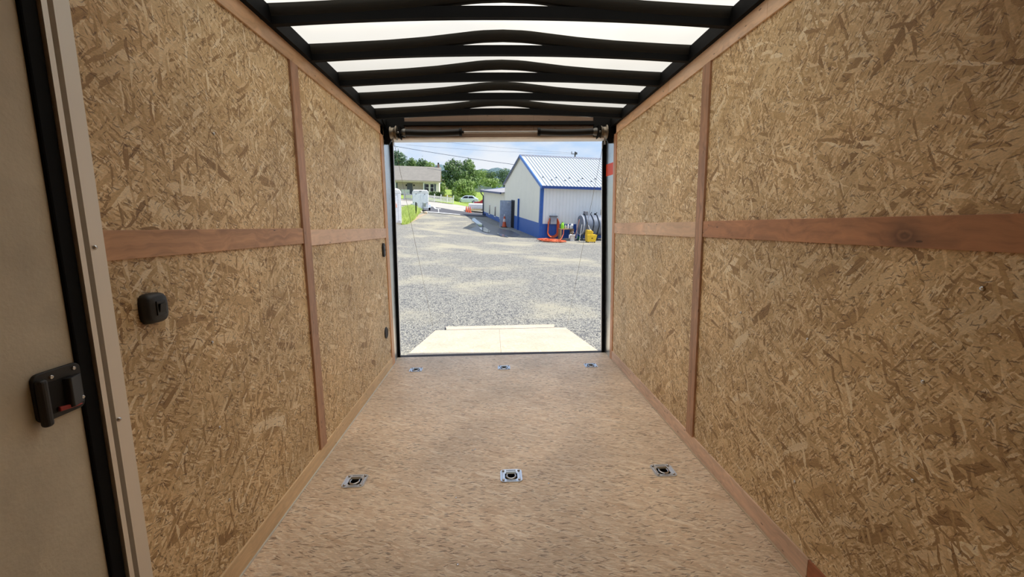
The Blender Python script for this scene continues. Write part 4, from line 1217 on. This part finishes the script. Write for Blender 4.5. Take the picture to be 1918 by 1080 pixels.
# ================================================================== CARS
def car(label, loc, yaw, paint, name):
    """side profile along local x, nose towards -x"""
    o = outthing(name, label, 'car', loc, yaw)
    o.scale = (1.03, 1.0, 1.03)
    low = [(-2.30, 0.32), (-2.34, 0.62), (-2.22, 0.86), (-1.15, 1.02), (1.95, 1.10), (2.22, 1.02), (2.30, 0.62), (2.24, 0.32)]
    MB().prism(low, 1, -0.92, 0.92).build('body', paint, o, 0.08, 3)
    b = MB()
    prof = [(-1.20, 1.00), (-0.45, 1.52), (0.2, 1.62), (1.25, 1.56), (2.10, 1.06)]
    n = len(prof)
    vs = []
    for (x, z) in prof:
        k = (z - 1.0) / 0.62
        w = 0.88 - 0.20 * k
        vs += [(x, -w, z), (x, w, z)]
    fs = [tuple(range(0, 2 * n, 2)), tuple(range(1, 2 * n, 2))[::-1]]
    fs += [(2 * i, 2 * i + 1, 2 * i + 3, 2 * i + 2) for i in range(n - 1)] + [(0, 1, 2 * n - 1, 2 * n - 2)]
    b.add(vs, fs).build('cabin', paint, o, 0.04)
    for (x0, x1, x2, x3) in ((-0.85, -0.35, 0.28, 0.30), (0.36, 0.38, 1.10, 1.55)):
        for s in (-1, 1):
            g = MB()
            p4 = [(x0, 1.08), (x1, 1.47), (x2, 1.50), (x3, 1.10)]
            g.add([(x, s * (0.885 - 0.2 * (z - 1.0) / 0.62 + 0.012), z) for x, z in p4] + [(x, s * (0.885 - 0.2 * (z - 1.0) / 0.62 - 0.02), z) for x, z in p4],
                  [(0, 1, 2, 3), (7, 6, 5, 4), (0, 1, 5, 4), (1, 2, 6, 5), (2, 3, 7, 6), (3, 0, 4, 7)])
            g.build('side_window', M_DARKGLASS, o)
    for x in (-1.42, 1.38):
        for s in (-1, 1):
            wv = MB().lathe([(0.26, -0.11), (0.345, -0.09), (0.345, 0.09), (0.26, 0.11), (0, 0.11)], 1, (x, s * 0.86, 0.345), 22).build('wheel', M_BLACK, o)
            MB().lathe([(0.22, 0.0), (0.2, s * 0.02), (0, s * 0.03)], 1, (x, s * 0.97, 0.345), 16).build('hub', M_STEEL, wv)
    MB().box(2.18, 2.32, -0.8, 0.8, 0.72, 0.90).build('tail_lamp', mottled('tail_red', (160, 30, 30), 0.3), o)
    MB().tube([(-0.2, -0.62, 1.66), (1.1, -0.62, 1.63)], 0.02, 6).build('roof_bar', M_BLKMET, o)
    return o
car('silver white hatchback parked sideways on the far roadside', grounded(874, 382, 86), 0.03, mottled('car_silver', (222, 232, 246), 0.25, 0.2), 'car')
car('red car just behind the annex, almost hidden', grounded(911, 388, 80), 0.05, mottled('car_red', (150, 30, 34), 0.3), 'car')

# ================================================================== HOUSE AND FENCE
hq = at(822, 368, 85)
hq = Vector((hq.x, hq.y, gz(hq.x, hq.y)))
hz0 = (hq - at(822, 368, 85)).dot(UP)
hs_ = outthing('house', 'cream ranch house with a broad grey shingle roof and grey front door', 'house', hq, 0.10)
HM = hs_.matrix_world.copy(); HI = HM.inverted()
def hl(px, py, yl=0.0):
    d = HI.to_3x3() @ ray(px, py); e = HI @ EYE
    k = (yl - e.y) / d.y
    return e + d * k
M_CREAM = mottled('house_cream', (240, 222, 214), 0.8)
M_SHIN = mat('shingle_grey', (143, 138, 129), 0.9)
t, b = nt(M_SHIN)
co = t.objco()
bk_ = t.n('ShaderNodeTexBrick', {'Vector': t.vmath('MULTIPLY', co, (1, 1, 1)), 'Color1': lin((147, 141, 132)), 'Color2': lin((131, 126, 120)), 'Mortar': lin((113, 109, 104)), 'Scale': 2.0})
t.t.links.new(t.mix(0.5, bk_.outputs[0], t.ramp(t.noise(co, 1.2, 4.0), [(0.3, lin((131, 127, 120))), (0.7, lin((150, 145, 136)))])), b.inputs['Base Color'])
ev = hl(822, 340.5, -1.0).z
rx1 = hl(825.5, 340, -1.0).x
rg_ = hl(800, 313.5, 4.5).z
MB().box(-22, rx1 - 0.35, 1.6, 8.5, -1.2, ev + 0.3).build('wall', M_CREAM, hs_)
wx1 = hl(792.5, 350, 0.0).x
MB().box(wx1, rx1 - 0.35, 0.0, 1.6, -1.2, ev + 0.1).build('front_bay', mottled('bay_white', (244, 236, 226), 0.7), hs_)
MB().box(-22, -13.5 + 2.0, 0.0, 1.6, -1.2, ev).build('front_bay', MATS['bay_white'], hs_)
MB().box(-22, rx1 - 0.35, -0.2, 1.7, -1.2, -0.1).build('porch_slab', mottled('slab_grey', (190, 186, 178), 0.8), hs_)
MB().prism([(-1.0, ev - 0.02), (4.5, rg_), (4.5, rg_ + 0.15), (-1.0, ev + 0.15)], 0, -22.5, rx1).build('roof_slope', M_SHIN, hs_)
MB().prism([(10.0, ev - 0.02), (4.5, rg_), (4.5, rg_ + 0.15), (10.0, ev + 0.15)], 0, -22.5, rx1).build('roof_slope', M_SHIN, hs_)
MB().prism([(0.0, ev - 0.1), (4.5, rg_ - 0.05), (9.0, ev - 0.1)], 0, rx1 - 0.5, rx1 - 0.35).build('gable_end', M_CREAM, hs_)
MB().box(-22.5, rx1, -1.06, -0.98, ev - 0.18, ev + 0.1).build('fascia', mottled('fascia_tan', (196, 182, 156), 0.7), hs_)
cpx = hl(821, 313, 4.6)
cp0, cp1 = hl(819.3, 313, 4.6).x, hl(823, 313, 4.6).x
ch_ = MB().box(cp0, cp1, 4.3, 4.9, rg_ - 0.4, rg_ + 0.7).build('chimney', mottled('chimney_brick', (150, 120, 108), 0.8), hs_)
MB().box(cp0 + 0.05, cp1 - 0.05, 4.35, 4.85, rg_ + 0.7, rg_ + 1.0).build('chimney_cap', M_BLKMET, ch_)
def hrect(name, px0, px1, py0, py1, yl, m, th=0.06, parent=None):
    a, c = hl(px0, py1, yl), hl(px1, py0, yl)
    return MB().box(a.x, c.x, yl - th, yl, a.z, c.z).build(name, m, parent or hs_)
hrect('door', 763, 772.5, 343, 368, 1.58, mottled('door_slate', (112, 114, 124), 0.5))
M_SHUT = mottled('shutter_grey', (92, 96, 112), 0.6)
for (a, c) in ((795, 797.5), (813.5, 816.5)):
    hrect('shutter', a, c, 344.5, 358, 0.0, M_SHUT, 0.08)
for (a, c) in ((797.6, 803.0), (806.2, 812.2)):
    w_ = hrect('window', a - 0.5, c + 0.5, 344, 359, 0.0, M_WHITE, 0.06)
    hrect('pane', a + 0.2, c - 0.2, 345, 351, -0.06, M_DARKGLASS, 0.03, w_)
    hrect('pane', a + 0.2, c - 0.2, 352, 358, -0.06, M_DARKGLASS, 0.03, w_)
hrect('shutter', 742, 744.5, 342, 355, 0.0, M_SHUT, 0.08)
for (px0, px1) in ((793.2, 794.6), (740, 741.6)):
    a, c = hl(px0, 366, -0.6), hl(px1, 341, -0.6)
    MB().box(a.x, c.x, -0.7, -0.56, a.z - 0.3, ev).build('porch_post', M_WHITE, hs_)
for (px, py) in ((761, 347), (775.5, 347)):
    q = hl(px, py, 1.5)
    MB().lathe([(0.05, -0.15), (0.12, -0.1), (0.12, 0.1), (0.03, 0.2)], 2, (q.x, 1.48, q.z), 10).build('wall_lantern', M_BLKMET, hs_)
a, c = hl(752, 362, -0.5), hl(767, 355.5, -0.5)
for zz in (a.z, c.z):
    MB().box(a.x, c.x, -0.55, -0.5, zz - 0.05, zz + 0.05).build('porch_rail', M_WHITE, hs_)
rpn = MB()
for i in range(24):
    x = a.x + (c.x - a.x) * i / 23
    rpn.box(x - 0.025, x + 0.025, -0.545, -0.505, a.z, c.z)
rpn_o = rpn.build('railing_bars', M_WHITE, hs_); rpn_o['kind'] = 'stuff'
# picket fences
M_PICK = mottled('picket_white', (210, 210, 207), 0.6)
def fence(label, p0, p1, npost):
    a, c = grounded(*p0), grounded(*p1)
    o = thing('picket_fence', label, 'fence', (0, 0, 0), 'picket fences before the house')
    L = (c - a).length
    x = (c - a).normalized(); yv = UP.cross(x).normalized(); zv = x.cross(yv)
    m = Matrix(((x.x, yv.x, zv.x), (x.y, yv.y, zv.y), (x.z, yv.z, zv.z))).to_4x4(); m.translation = a
    o.matrix_world = m
    for i in range(npost):
        px_ = L * i / (npost - 1)
        po = MB().box(px_ - 0.07, px_ + 0.07, -0.07, 0.07, -0.1, 1.25).build('post', M_PICK, o)
        MB().lathe([(0.10, 1.25), (0.10, 1.29), (0.0, 1.38)], 2, (px_, 0, 0), 4).build('post_cap', M_PICK, po)
    for z in (0.28, 0.9):
        MB().box(0, L, -0.03, 0.03, z - 0.05, z + 0.05).build('rail', M_PICK, o)
    k = 0
    n = int(L / 0.17)
    proto = MB().prism([(-0.045, 0.06), (0.045, 0.06), (0.045, 1.0), (0.0, 1.08), (-0.045, 1.0)], 1, -0.05, -0.03).build('picket', M_PICK, o)
    proto.location = (0.12, 0, 0)
    for i in range(1, n):
        q = proto.copy(); COL.objects.link(q); q.parent = o; q.location = (0.12 + i * (L - 0.2) / n, 0, 0)
    return o
fence('short white picket fence between the near white trailer and the parked cargo trailer', (757, 374, 72), (772.5, 375.2, 72), 2)
fence('long white picket fence running from the cargo trailer towards the silver car', (801, 377, 73), (848.5, 381, 76), 5)

# ================================================================== PLANTS
def leaf_cards(lobes, n, size, seed, flat=0.5):
    """leaf clumps scattered through the outer part of several ellipsoid lobes"""
    rg2 = random.Random(seed)
    b = MB()
    vol = [l[3] * l[4] * l[5] for l in lobes]
    tot = sum(vol)
    for li, l in enumerate(lobes):
        for _ in range(int(n * vol[li] / tot) + 1):
            while True:
                d = Vector((rg2.gauss(0, 1), rg2.gauss(0, 1), rg2.gauss(0, 1)))
                if d.length > 0.1: break
            d.normalize()
            r = 1.0 - 0.45 * rg2.random() ** 2 + 0.08 * rg2.gauss(0, 1)
            p = Vector((l[0] + d.x * l[3] * r, l[1] + d.y * l[4] * r, l[2] + d.z * l[5] * r))
            nrm = (d + Vector((rg2.gauss(0, 1), rg2.gauss(0, 1), rg2.gauss(0, 1))) * flat).normalized()
            a = nrm.orthogonal().normalized(); c = nrm.cross(a)
            th_ = rg2.random() * PI
            a, c = a * math.cos(th_) + c * math.sin(th_), c * math.cos(th_) - a * math.sin(th_)
            s = size * rg2.uniform(0.6, 1.3)
            b.add([p - a * s, p - c * s * 0.6, p + a * s, p + c * s * 0.6], [(0, 1, 2, 3)])
    return b
M_BARK = mottled('bark', (92, 78, 64), 0.9)
LV_DARK = leafy('leaf_dark', (64, 90, 56), (126, 150, 96))
LV_MID = leafy('leaf_mid', (86, 116, 66), (150, 172, 110))
LV_LIGHT = leafy('leaf_light', (112, 140, 72), (172, 192, 120))
LV_HEDGE = leafy('leaf_hedge', (34, 60, 28), (98, 128, 44))
LV_BLUE = leafy('leaf_bluish', (76, 102, 80), (134, 156, 128))
LV_GRASS = leafy('leaf_grass', (172, 196, 92), (230, 238, 162), 0.35)
def tree(name, label, px, py, d, h, wdt, m, seed, group=None, lobes=7, n=1700, trunk=0.25, size=None, broad=True):
    g_ = grounded(px, py, d)
    o = outthing(name, label, 'tree', g_, 0.0, group)
    rg2 = random.Random(seed)
    r = wdt / 2
    z0 = h * trunk
    L = []
    for i in range(lobes):
        k = (i + 0.5) / lobes
        zc = z0 + (h - z0) * (0.15 + 0.72 * k)
        spread = r * (0.66 - 0.45 * abs(k - 0.35))
        a = i * 2.4 + seed
        rr = r * rg2.uniform(0.42, 0.6) * (1.05 - 0.35 * k)
        rz_ = min(rr * 0.85, (h - z0) * 0.30)
        L.append((spread * math.cos(a), spread * math.sin(a) * 0.8, min(zc, h - rz_ * 0.96), rr, rr, rz_))
    for i in range(4 if broad else 0):
        a = i * PI / 2 + seed
        L.append((r * 0.48 * math.cos(a), r * 0.4 * math.sin(a), z0 + (h - z0) * rg2.uniform(0.70, 0.80), r * 0.44, r * 0.44, (h - z0) * 0.19))
    L.append((0, 0, z0 + (h - z0) * 0.5, r * 0.62, r * 0.6, (h - z0) * 0.46))
    leaf_cards(L, n, size or max(0.22, h * 0.03), seed).build('crown', m, o)
    tk_ = MB().tube([(0, 0, -0.3), (0.05, 0, z0), (0.0, 0.05, h * 0.55), (0.1, 0, h * 0.8)], [h * 0.028, h * 0.022, h * 0.014, h * 0.005], 8)
    for i in range(5):
        a = i * 1.3 + seed
        l = L[i % len(L)]
        tk_.tube([(0, 0, z0 * 0.9 + i * h * 0.05), (l[0] * 0.8, l[1] * 0.8, l[2])], [h * 0.011, h * 0.004], 6)
    tk_.build('trunk', M_BARK, o)
    return o
def mpp(d):
    return d / FPX
# two large trees right of the house and the small bright one before them
def treepx(name, label, xl, xr, ytop, ybase, d, m, seed, group=None, **kw):
    h = (at((xl + xr) / 2, ytop, d) - grounded((xl + xr) / 2, ybase, d)).dot(UP)
    return tree(name, label, (xl + xr) / 2, ybase, d, max(h, 1.5), (xr - xl) * mpp(d), m, seed, group, **kw)
treepx('broadleaf_tree', 'tall dark broadleaf tree next to the chimney end of the house', 824, 872, 297, 374, 112, LV_DARK, 11, n=3200, trunk=0.22, broad=False)
treepx('broadleaf_tree', 'tall broadleaf tree with a narrow top, beside the darker one', 852, 900, 297, 376, 118, LV_MID, 12, n=3000, trunk=0.2, broad=False)
treepx('ornamental_tree', 'small light green tree growing behind the silver white hatchback', 848, 893, 335, 380, 104, LV_LIGHT, 13, n=2200, trunk=0.22, size=0.3)
treepx('shrub', 'bright green bush at the corner of the house', 823, 835, 340, 368, 97, LV_LIGHT, 14, n=700, trunk=0.05)
# background wood behind
wood = [('broadleaf_tree', 'large bluish green tree rising highest behind the house roof', 722, 768, 280, 352, 125, LV_BLUE, 21, 3000),
        ('broadleaf_tree', 'mid green tree over the house roof, next to the bluish one', 756, 788, 296, 352, 130, LV_MID, 22, 2000),
        ('broadleaf_tree', 'loose open tree over the middle of the house roof', 778, 804, 294, 352, 126, LV_DARK, 23, 1000),
        ('broadleaf_tree', 'low yellow green tree over the roof near the chimney', 786, 822, 302, 352, 134, LV_LIGHT, 24, 1800),
        ('broadleaf_tree', 'yellowish tree behind the narrow topped broadleaf tree', 884, 914, 316, 366, 150, LV_LIGHT, 25, 1800),
        ('broadleaf_tree', 'dark round tree in the wood beyond the lawn', 896, 934, 319, 366, 158, LV_DARK, 26, 2400),
        ('broadleaf_tree', 'bright green tree standing just above the annex roof', 902, 938, 333, 368, 138, LV_LIGHT, 27, 2000),
        ('broadleaf_tree', 'dark tree beside the white gable, above the annex', 924, 964, 315, 366, 160, LV_BLUE, 28, 2400),
        ('broadleaf_tree', 'dark tree partly hidden by the white gable', 946, 990, 317, 366, 166, LV_DARK, 29, 1800)]
for (nm, lb, xl, xr, yt, yb, d, m, sd, n) in wood:
    treepx(nm, lb, xl, xr, yt, yb, d, m, sd, 'trees beyond the lawn', n=n, trunk=0.12)
# clipped hedge before the house
hg = grounded(818, 373.5, 80)
hd = outthing('hedge', 'dark green clipped hedge under the house windows', 'hedge', hg, -0.05)
w2 = 24 * mpp(80) / 2
leaf_cards([(-w2 * 0.5 + i * w2 * 0.33, 0, 0.62, w2 * 0.45, 0.5, 0.66) for i in range(-1, 5)], 1800, 0.12, 31).build('foliage', LV_HEDGE, hd)
MB().tube([(-0.6, 0, -0.1), (-0.6, 0, 0.5)], 0.05, 6).build('stem', M_BARK, hd)
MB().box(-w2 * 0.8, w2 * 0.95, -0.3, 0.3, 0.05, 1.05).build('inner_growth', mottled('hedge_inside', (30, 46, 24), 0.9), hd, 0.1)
# garden plants by the fence end
for i, (px, py, d, lab) in enumerate(((836, 377, 79, 'loose flowering garden plant next to the clipped hedge'), (853, 380, 84, 'green garden bush at the end of the long picket fence'))):
    gpn = grounded(px, py, d)
    o = outthing('garden_plant', lab, 'plant', gpn, 0)
    leaf_cards([(0, 0, 0.55, 0.8, 0.6, 0.6), (0.5, 0, 0.5, 0.6, 0.5, 0.5)], 600, 0.11, 41 + i).build('foliage', LV_LIGHT if i else leafy('leaf_flower', (120, 150, 60), (226, 196, 90)), o)
    MB().tube([(0, 0, -0.1), (0, 0, 0.5)], 0.04, 6).build('stem', M_BARK, o)
# grassy mound left of the drive
gm_pts = [gp(753, 421), gp(766, 419), gp(778, 410), gp(786, 400), gp(790, 396), gp(771, 394), gp(753, 394)]
mo = drape('grass_bank', None, mottled('bank_soil', (150, 164, 92), 0.95, amount=0.2, scale=3.0), 0.02, 6, gm_pts)
cxm = sum(p.x for p in gm_pts) / len(gm_pts); cym = sum(p.y for p in gm_pts) / len(gm_pts)
from mathutils.geometry import closest_point_on_tri, intersect_point_tri_2d
def edge_dist(x, y):
    dmin = 1e9
    n = len(gm_pts)
    for i in range(n):
        a, c = gm_pts[i], gm_pts[(i + 1) % n]
        ax_, ay_, bx_, by_ = a.x, a.y, c.x, c.y
        k = max(0, min(1, ((x - ax_) * (bx_ - ax_) + (y - ay_) * (by_ - ay_)) / ((bx_ - ax_) ** 2 + (by_ - ay_) ** 2 + 1e-9)))
        dmin = min(dmin, math.hypot(x - ax_ - k * (bx_ - ax_), y - ay_ - k * (by_ - ay_)))
    return dmin
def bank_h(x, y):
    return 0.75 * (1 - math.exp(-edge_dist(x, y) / 1.2))
for v in mo.data.vertices:
    v.co.z += bank_h(v.co.x, v.co.y)
tag(mo, 'rough grassy bank between the near white trailer and the gravel drive', 'bank')
mo['kind'] = 'structure'
rg3 = random.Random(9)
tri = [p for p in gm_pts]
gbm = MB()
verts2 = [Vector(v.co) for v in mo.data.vertices]
polys = [tuple(p.vertices) for p in mo.data.polygons]
areas = [p.area for p in mo.data.polygons]
for _ in range(5200):
    pi_ = rg3.choices(range(len(polys)), areas)[0] if False else rg3.randrange(len(polys))
    vs_ = polys[pi_]
    k1, k2 = rg3.random(), rg3.random()
    if k1 + k2 > 1: k1, k2 = 1 - k1, 1 - k2
    p = verts2[vs_[0]] * (1 - k1 - k2) + verts2[vs_[1]] * k1 + verts2[vs_[2]] * k2
    h = rg3.uniform(0.18, 0.5); wv_ = 0.03
    a = rg3.random() * PI
    dx, dy = math.cos(a) * wv_, math.sin(a) * wv_
    lean = Vector((rg3.gauss(0, 0.12), rg3.gauss(0, 0.12), 0))
    gbm.add([p + Vector((-dx, -dy, -0.03)), p + Vector((dx, dy, -0.03)), p + lean + UP * h], [(0, 1, 2)])
gr_ = gbm.build('grass_blades', LV_GRASS, mo)
gr_['kind'] = 'stuff'
dp = drape('dirt_patch', [(766, 418.5), (777, 409.5), (786, 402), (800, 399), (800, 400.5), (789, 406), (778, 413)], mottled('bare_dirt', (175, 155, 131), 0.95, amount=0.15, scale=2.0), 0.015)
tag(dp, 'bare reddish dirt along the edge of the grassy bank', 'dirt'); dp['kind'] = 'structure'
# posts on the drive edge
for i, (px, py, d, h, r, lab) in enumerate(((779.5, 404.5, 40, 1.30, 0.05, 'stout black post at the edge of the grassy bank'), (792.5, 400, 46, 1.08, 0.025, 'thin black stake by the parked cargo trailer'))):
    q = grounded(px, py, d)
    o = outthing('marker_post', lab, 'post', q, 0)
    MB().lathe([(r, -0.1), (r, h - 0.03), (r * 0.7, h)], 2, (0, 0, 0), 10).build('shaft', M_BLACK, o)
    MB().box(-r * 1.8, r * 1.8, -r * 1.8, r * 1.8, 0.0, 0.06).build('base', M_BLACK, o)
# rocks at the bank
for i, (px, py) in enumerate(((785, 399.5), (788, 397.5), (797, 399))):
    q = grounded(px, py, 46 - 0.8 * i)
    o = outthing('rock', ('pale rock beside the thin black stake', 'grey rock behind the pale one at the cargo trailer', 'small rock on the dirt under the cargo trailer bumper')[i], 'rock', q, i * 1.1, 'rocks on the bank')
    bm = bmesh.new(); bmesh.ops.create_icosphere(bm, subdivisions=2, radius=0.22)
    rr = random.Random(i)
    for v in bm.verts:
        v.co *= 1 + rr.uniform(-0.15, 0.15); v.co.z *= 0.7
        v.co.z += 0.1
    me = bpy.data.meshes.new('stone'); bm.to_mesh(me); bm.free(); me.materials.append(mottled('rock_pale', (200, 188, 168), 0.9))
    so = bpy.data.objects.new('stone', me); COL.objects.link(so); so.parent = o

# distant sheds beyond the trees
q = grounded(846, 364, 140)
sh = outthing('garden_shed', 'beige shed half hidden under the tall dark broadleaf tree', 'shed', q, 0.1)
MB().box(-2.6, 2.6, 0, 4, -0.4, 2.6).build('wall', mottled('shed_beige', (214, 196, 172), 0.8), sh)
MB().prism([(-0.4, 2.55), (2.0, 3.8), (4.4, 2.55)], 0, -2.9, 2.9).build('roof', mottled('shed_roof', (131, 122, 117), 0.8), sh)
MB().box(-0.6, 0.5, -0.05, 0.0, 0.0, 2.0).build('door', mottled('shed_dark', (70, 66, 64), 0.8), sh)
q = grounded(898, 364, 128)
gw = outthing('screen_fence', 'grey board fence on the far side of the lawn', 'fence', q, 0.0)
for i in range(26):
    MB().box(-2.6 + i * 0.24, -2.6 + i * 0.24 + 0.22, 0, 0.05, -0.2, 1.7).build('board', mottled('fence_grey', (154, 159, 161), 0.8), gw)
for zz in (0.4, 1.4):
    MB().box(-2.6, 3.6, 0.05, 0.1, zz, zz + 0.1).build('rail', MATS['fence_grey'], gw)

# distant wooded hill
hb_ = MB()
NXH, NYH = 120, 14
rgh = random.Random(17)
bx0, bx1 = -420, 420
def hillprof(x):
    px = 917 + x / 700 * FPX
    base = 322
    return base
for j in range(NYH + 1):
    for i in range(NXH + 1):
        px = 600 + 700 * i / NXH
        dd = 620 + 22 * j
        top = 316.5 + 6.0 * math.sin((px - 905) / 52.0) * (1 if px > 870 else 0.4) - (4.0 if px < 850 else 0)
        if px > 880: top = 315.5 + 0.09 * abs(px - 925)
        k = math.sin(PI / 2 * min(1, j / 9.0))
        if j > 9: k = 1 - 0.1 * (j - 9) ** 1.3 / 4
        ypx = 366 + (top - 366) * k
        p = at(px, ypx, dd)
        p += UP * (rgh.gauss(0, 1.3) if j > 2 else 0)
        hb_.v.append(tuple(p))
for j in range(NYH):
    for i in range(NXH):
        a_ = j * (NXH + 1) + i
        hb_.f.append((a_, a_ + 1, a_ + NXH + 2, a_ + NXH + 1)); hb_.sm.append(False)
m_hill = mat('hill_woods_haze', (76, 101, 104), 0.95)  # blue of distant haze put into the colour of the woods
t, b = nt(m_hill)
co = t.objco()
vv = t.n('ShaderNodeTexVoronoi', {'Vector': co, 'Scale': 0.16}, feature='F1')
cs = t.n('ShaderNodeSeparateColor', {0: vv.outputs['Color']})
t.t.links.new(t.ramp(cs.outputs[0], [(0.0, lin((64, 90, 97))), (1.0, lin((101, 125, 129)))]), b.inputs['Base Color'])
bp = t.n('ShaderNodeBump', {'Height': vv.outputs['Distance'], 'Strength': 1.0, 'Distance': 2.5})
bp.invert = True
t.t.links.new(bp.outputs[0], b.inputs['Normal'])
hill = hb_.build('hill', m_hill)
tag(hill, 'distant wooded hill in haze blue green under the sky', 'hill', kind='structure')

# power lines and pole
M_WIRE = mottled('wire_grey', (96, 104, 120), 0.6)
def wire(label, pts, r):
    P = [at(*q) for q in pts]
    o = MB().tube([tuple(p) for p in P], r, 5).build('power_line', M_WIRE)
    tag(o, label, 'power line', 'power lines across the sky')
def sagpts(x0, y0, x1, y1, d0, d1, sag, n=14):
    return [(x0 + (x1 - x0) * i / n, y0 + (y1 - y0) * i / n + sag * math.sin(PI * i / n), d0 + (d1 - d0) * i / n) for i in range(n + 1)]
wire('thick dark power line sloping down from the doorway edge over the house', sagpts(690, 265, 1000, 313.0, 62, 62, 2.0), 0.032)
wire('thin power line across the house roof near the chimney', sagpts(800, 315, 840, 320, 80, 80, 0.5), 0.03)
wire('faint upper wire running to the utility pole', sagpts(760, 258, 1074, 286.5, 64, 85, 2.0), 0.016)
wire('faint lower wire running to the utility pole', sagpts(760, 271, 1074, 288.5, 64, 85, 2.5), 0.016)
pb = grounded(1077, 420, 86)
top = at(1077.5, 284, 86)
up_ = outthing('utility_pole', 'top of a dark utility pole showing above the white roof ridge', 'utility pole', pb, 0.0)
Lp = (top - pb).dot(UP)
off = (top - pb) - UP * Lp
pl = up_.matrix_world.inverted() @ top
MB().tube([(pl.x, pl.y, 0.0 if True else 0), (pl.x, pl.y, pl.z)], 0.14, 10).build('pole', mottled('pole_wood', (92, 84, 80), 0.8), up_)
MB().box(pl.x - 0.75, pl.x + 0.25, pl.y - 0.06, pl.y + 0.06, pl.z - 0.5, pl.z - 0.38).build('crossarm', MATS['pole_wood'], up_)
MB().lathe([(0.06, -0.4), (0.09, -0.2), (0.05, 0.05)], 2, (pl.x - 0.7, pl.y, pl.z), 8).build('insulator', mottled('insulator_grey', (110, 110, 116), 0.5), up_)
MB().lathe([(0.16, -0.55), (0.2, -0.5), (0.2, -0.15), (0.12, -0.1)], 2, (pl.x + 0.2, pl.y - 0.25, pl.z), 10).build('transformer', mottled('insulator_dark', (84, 86, 92), 0.5), up_)
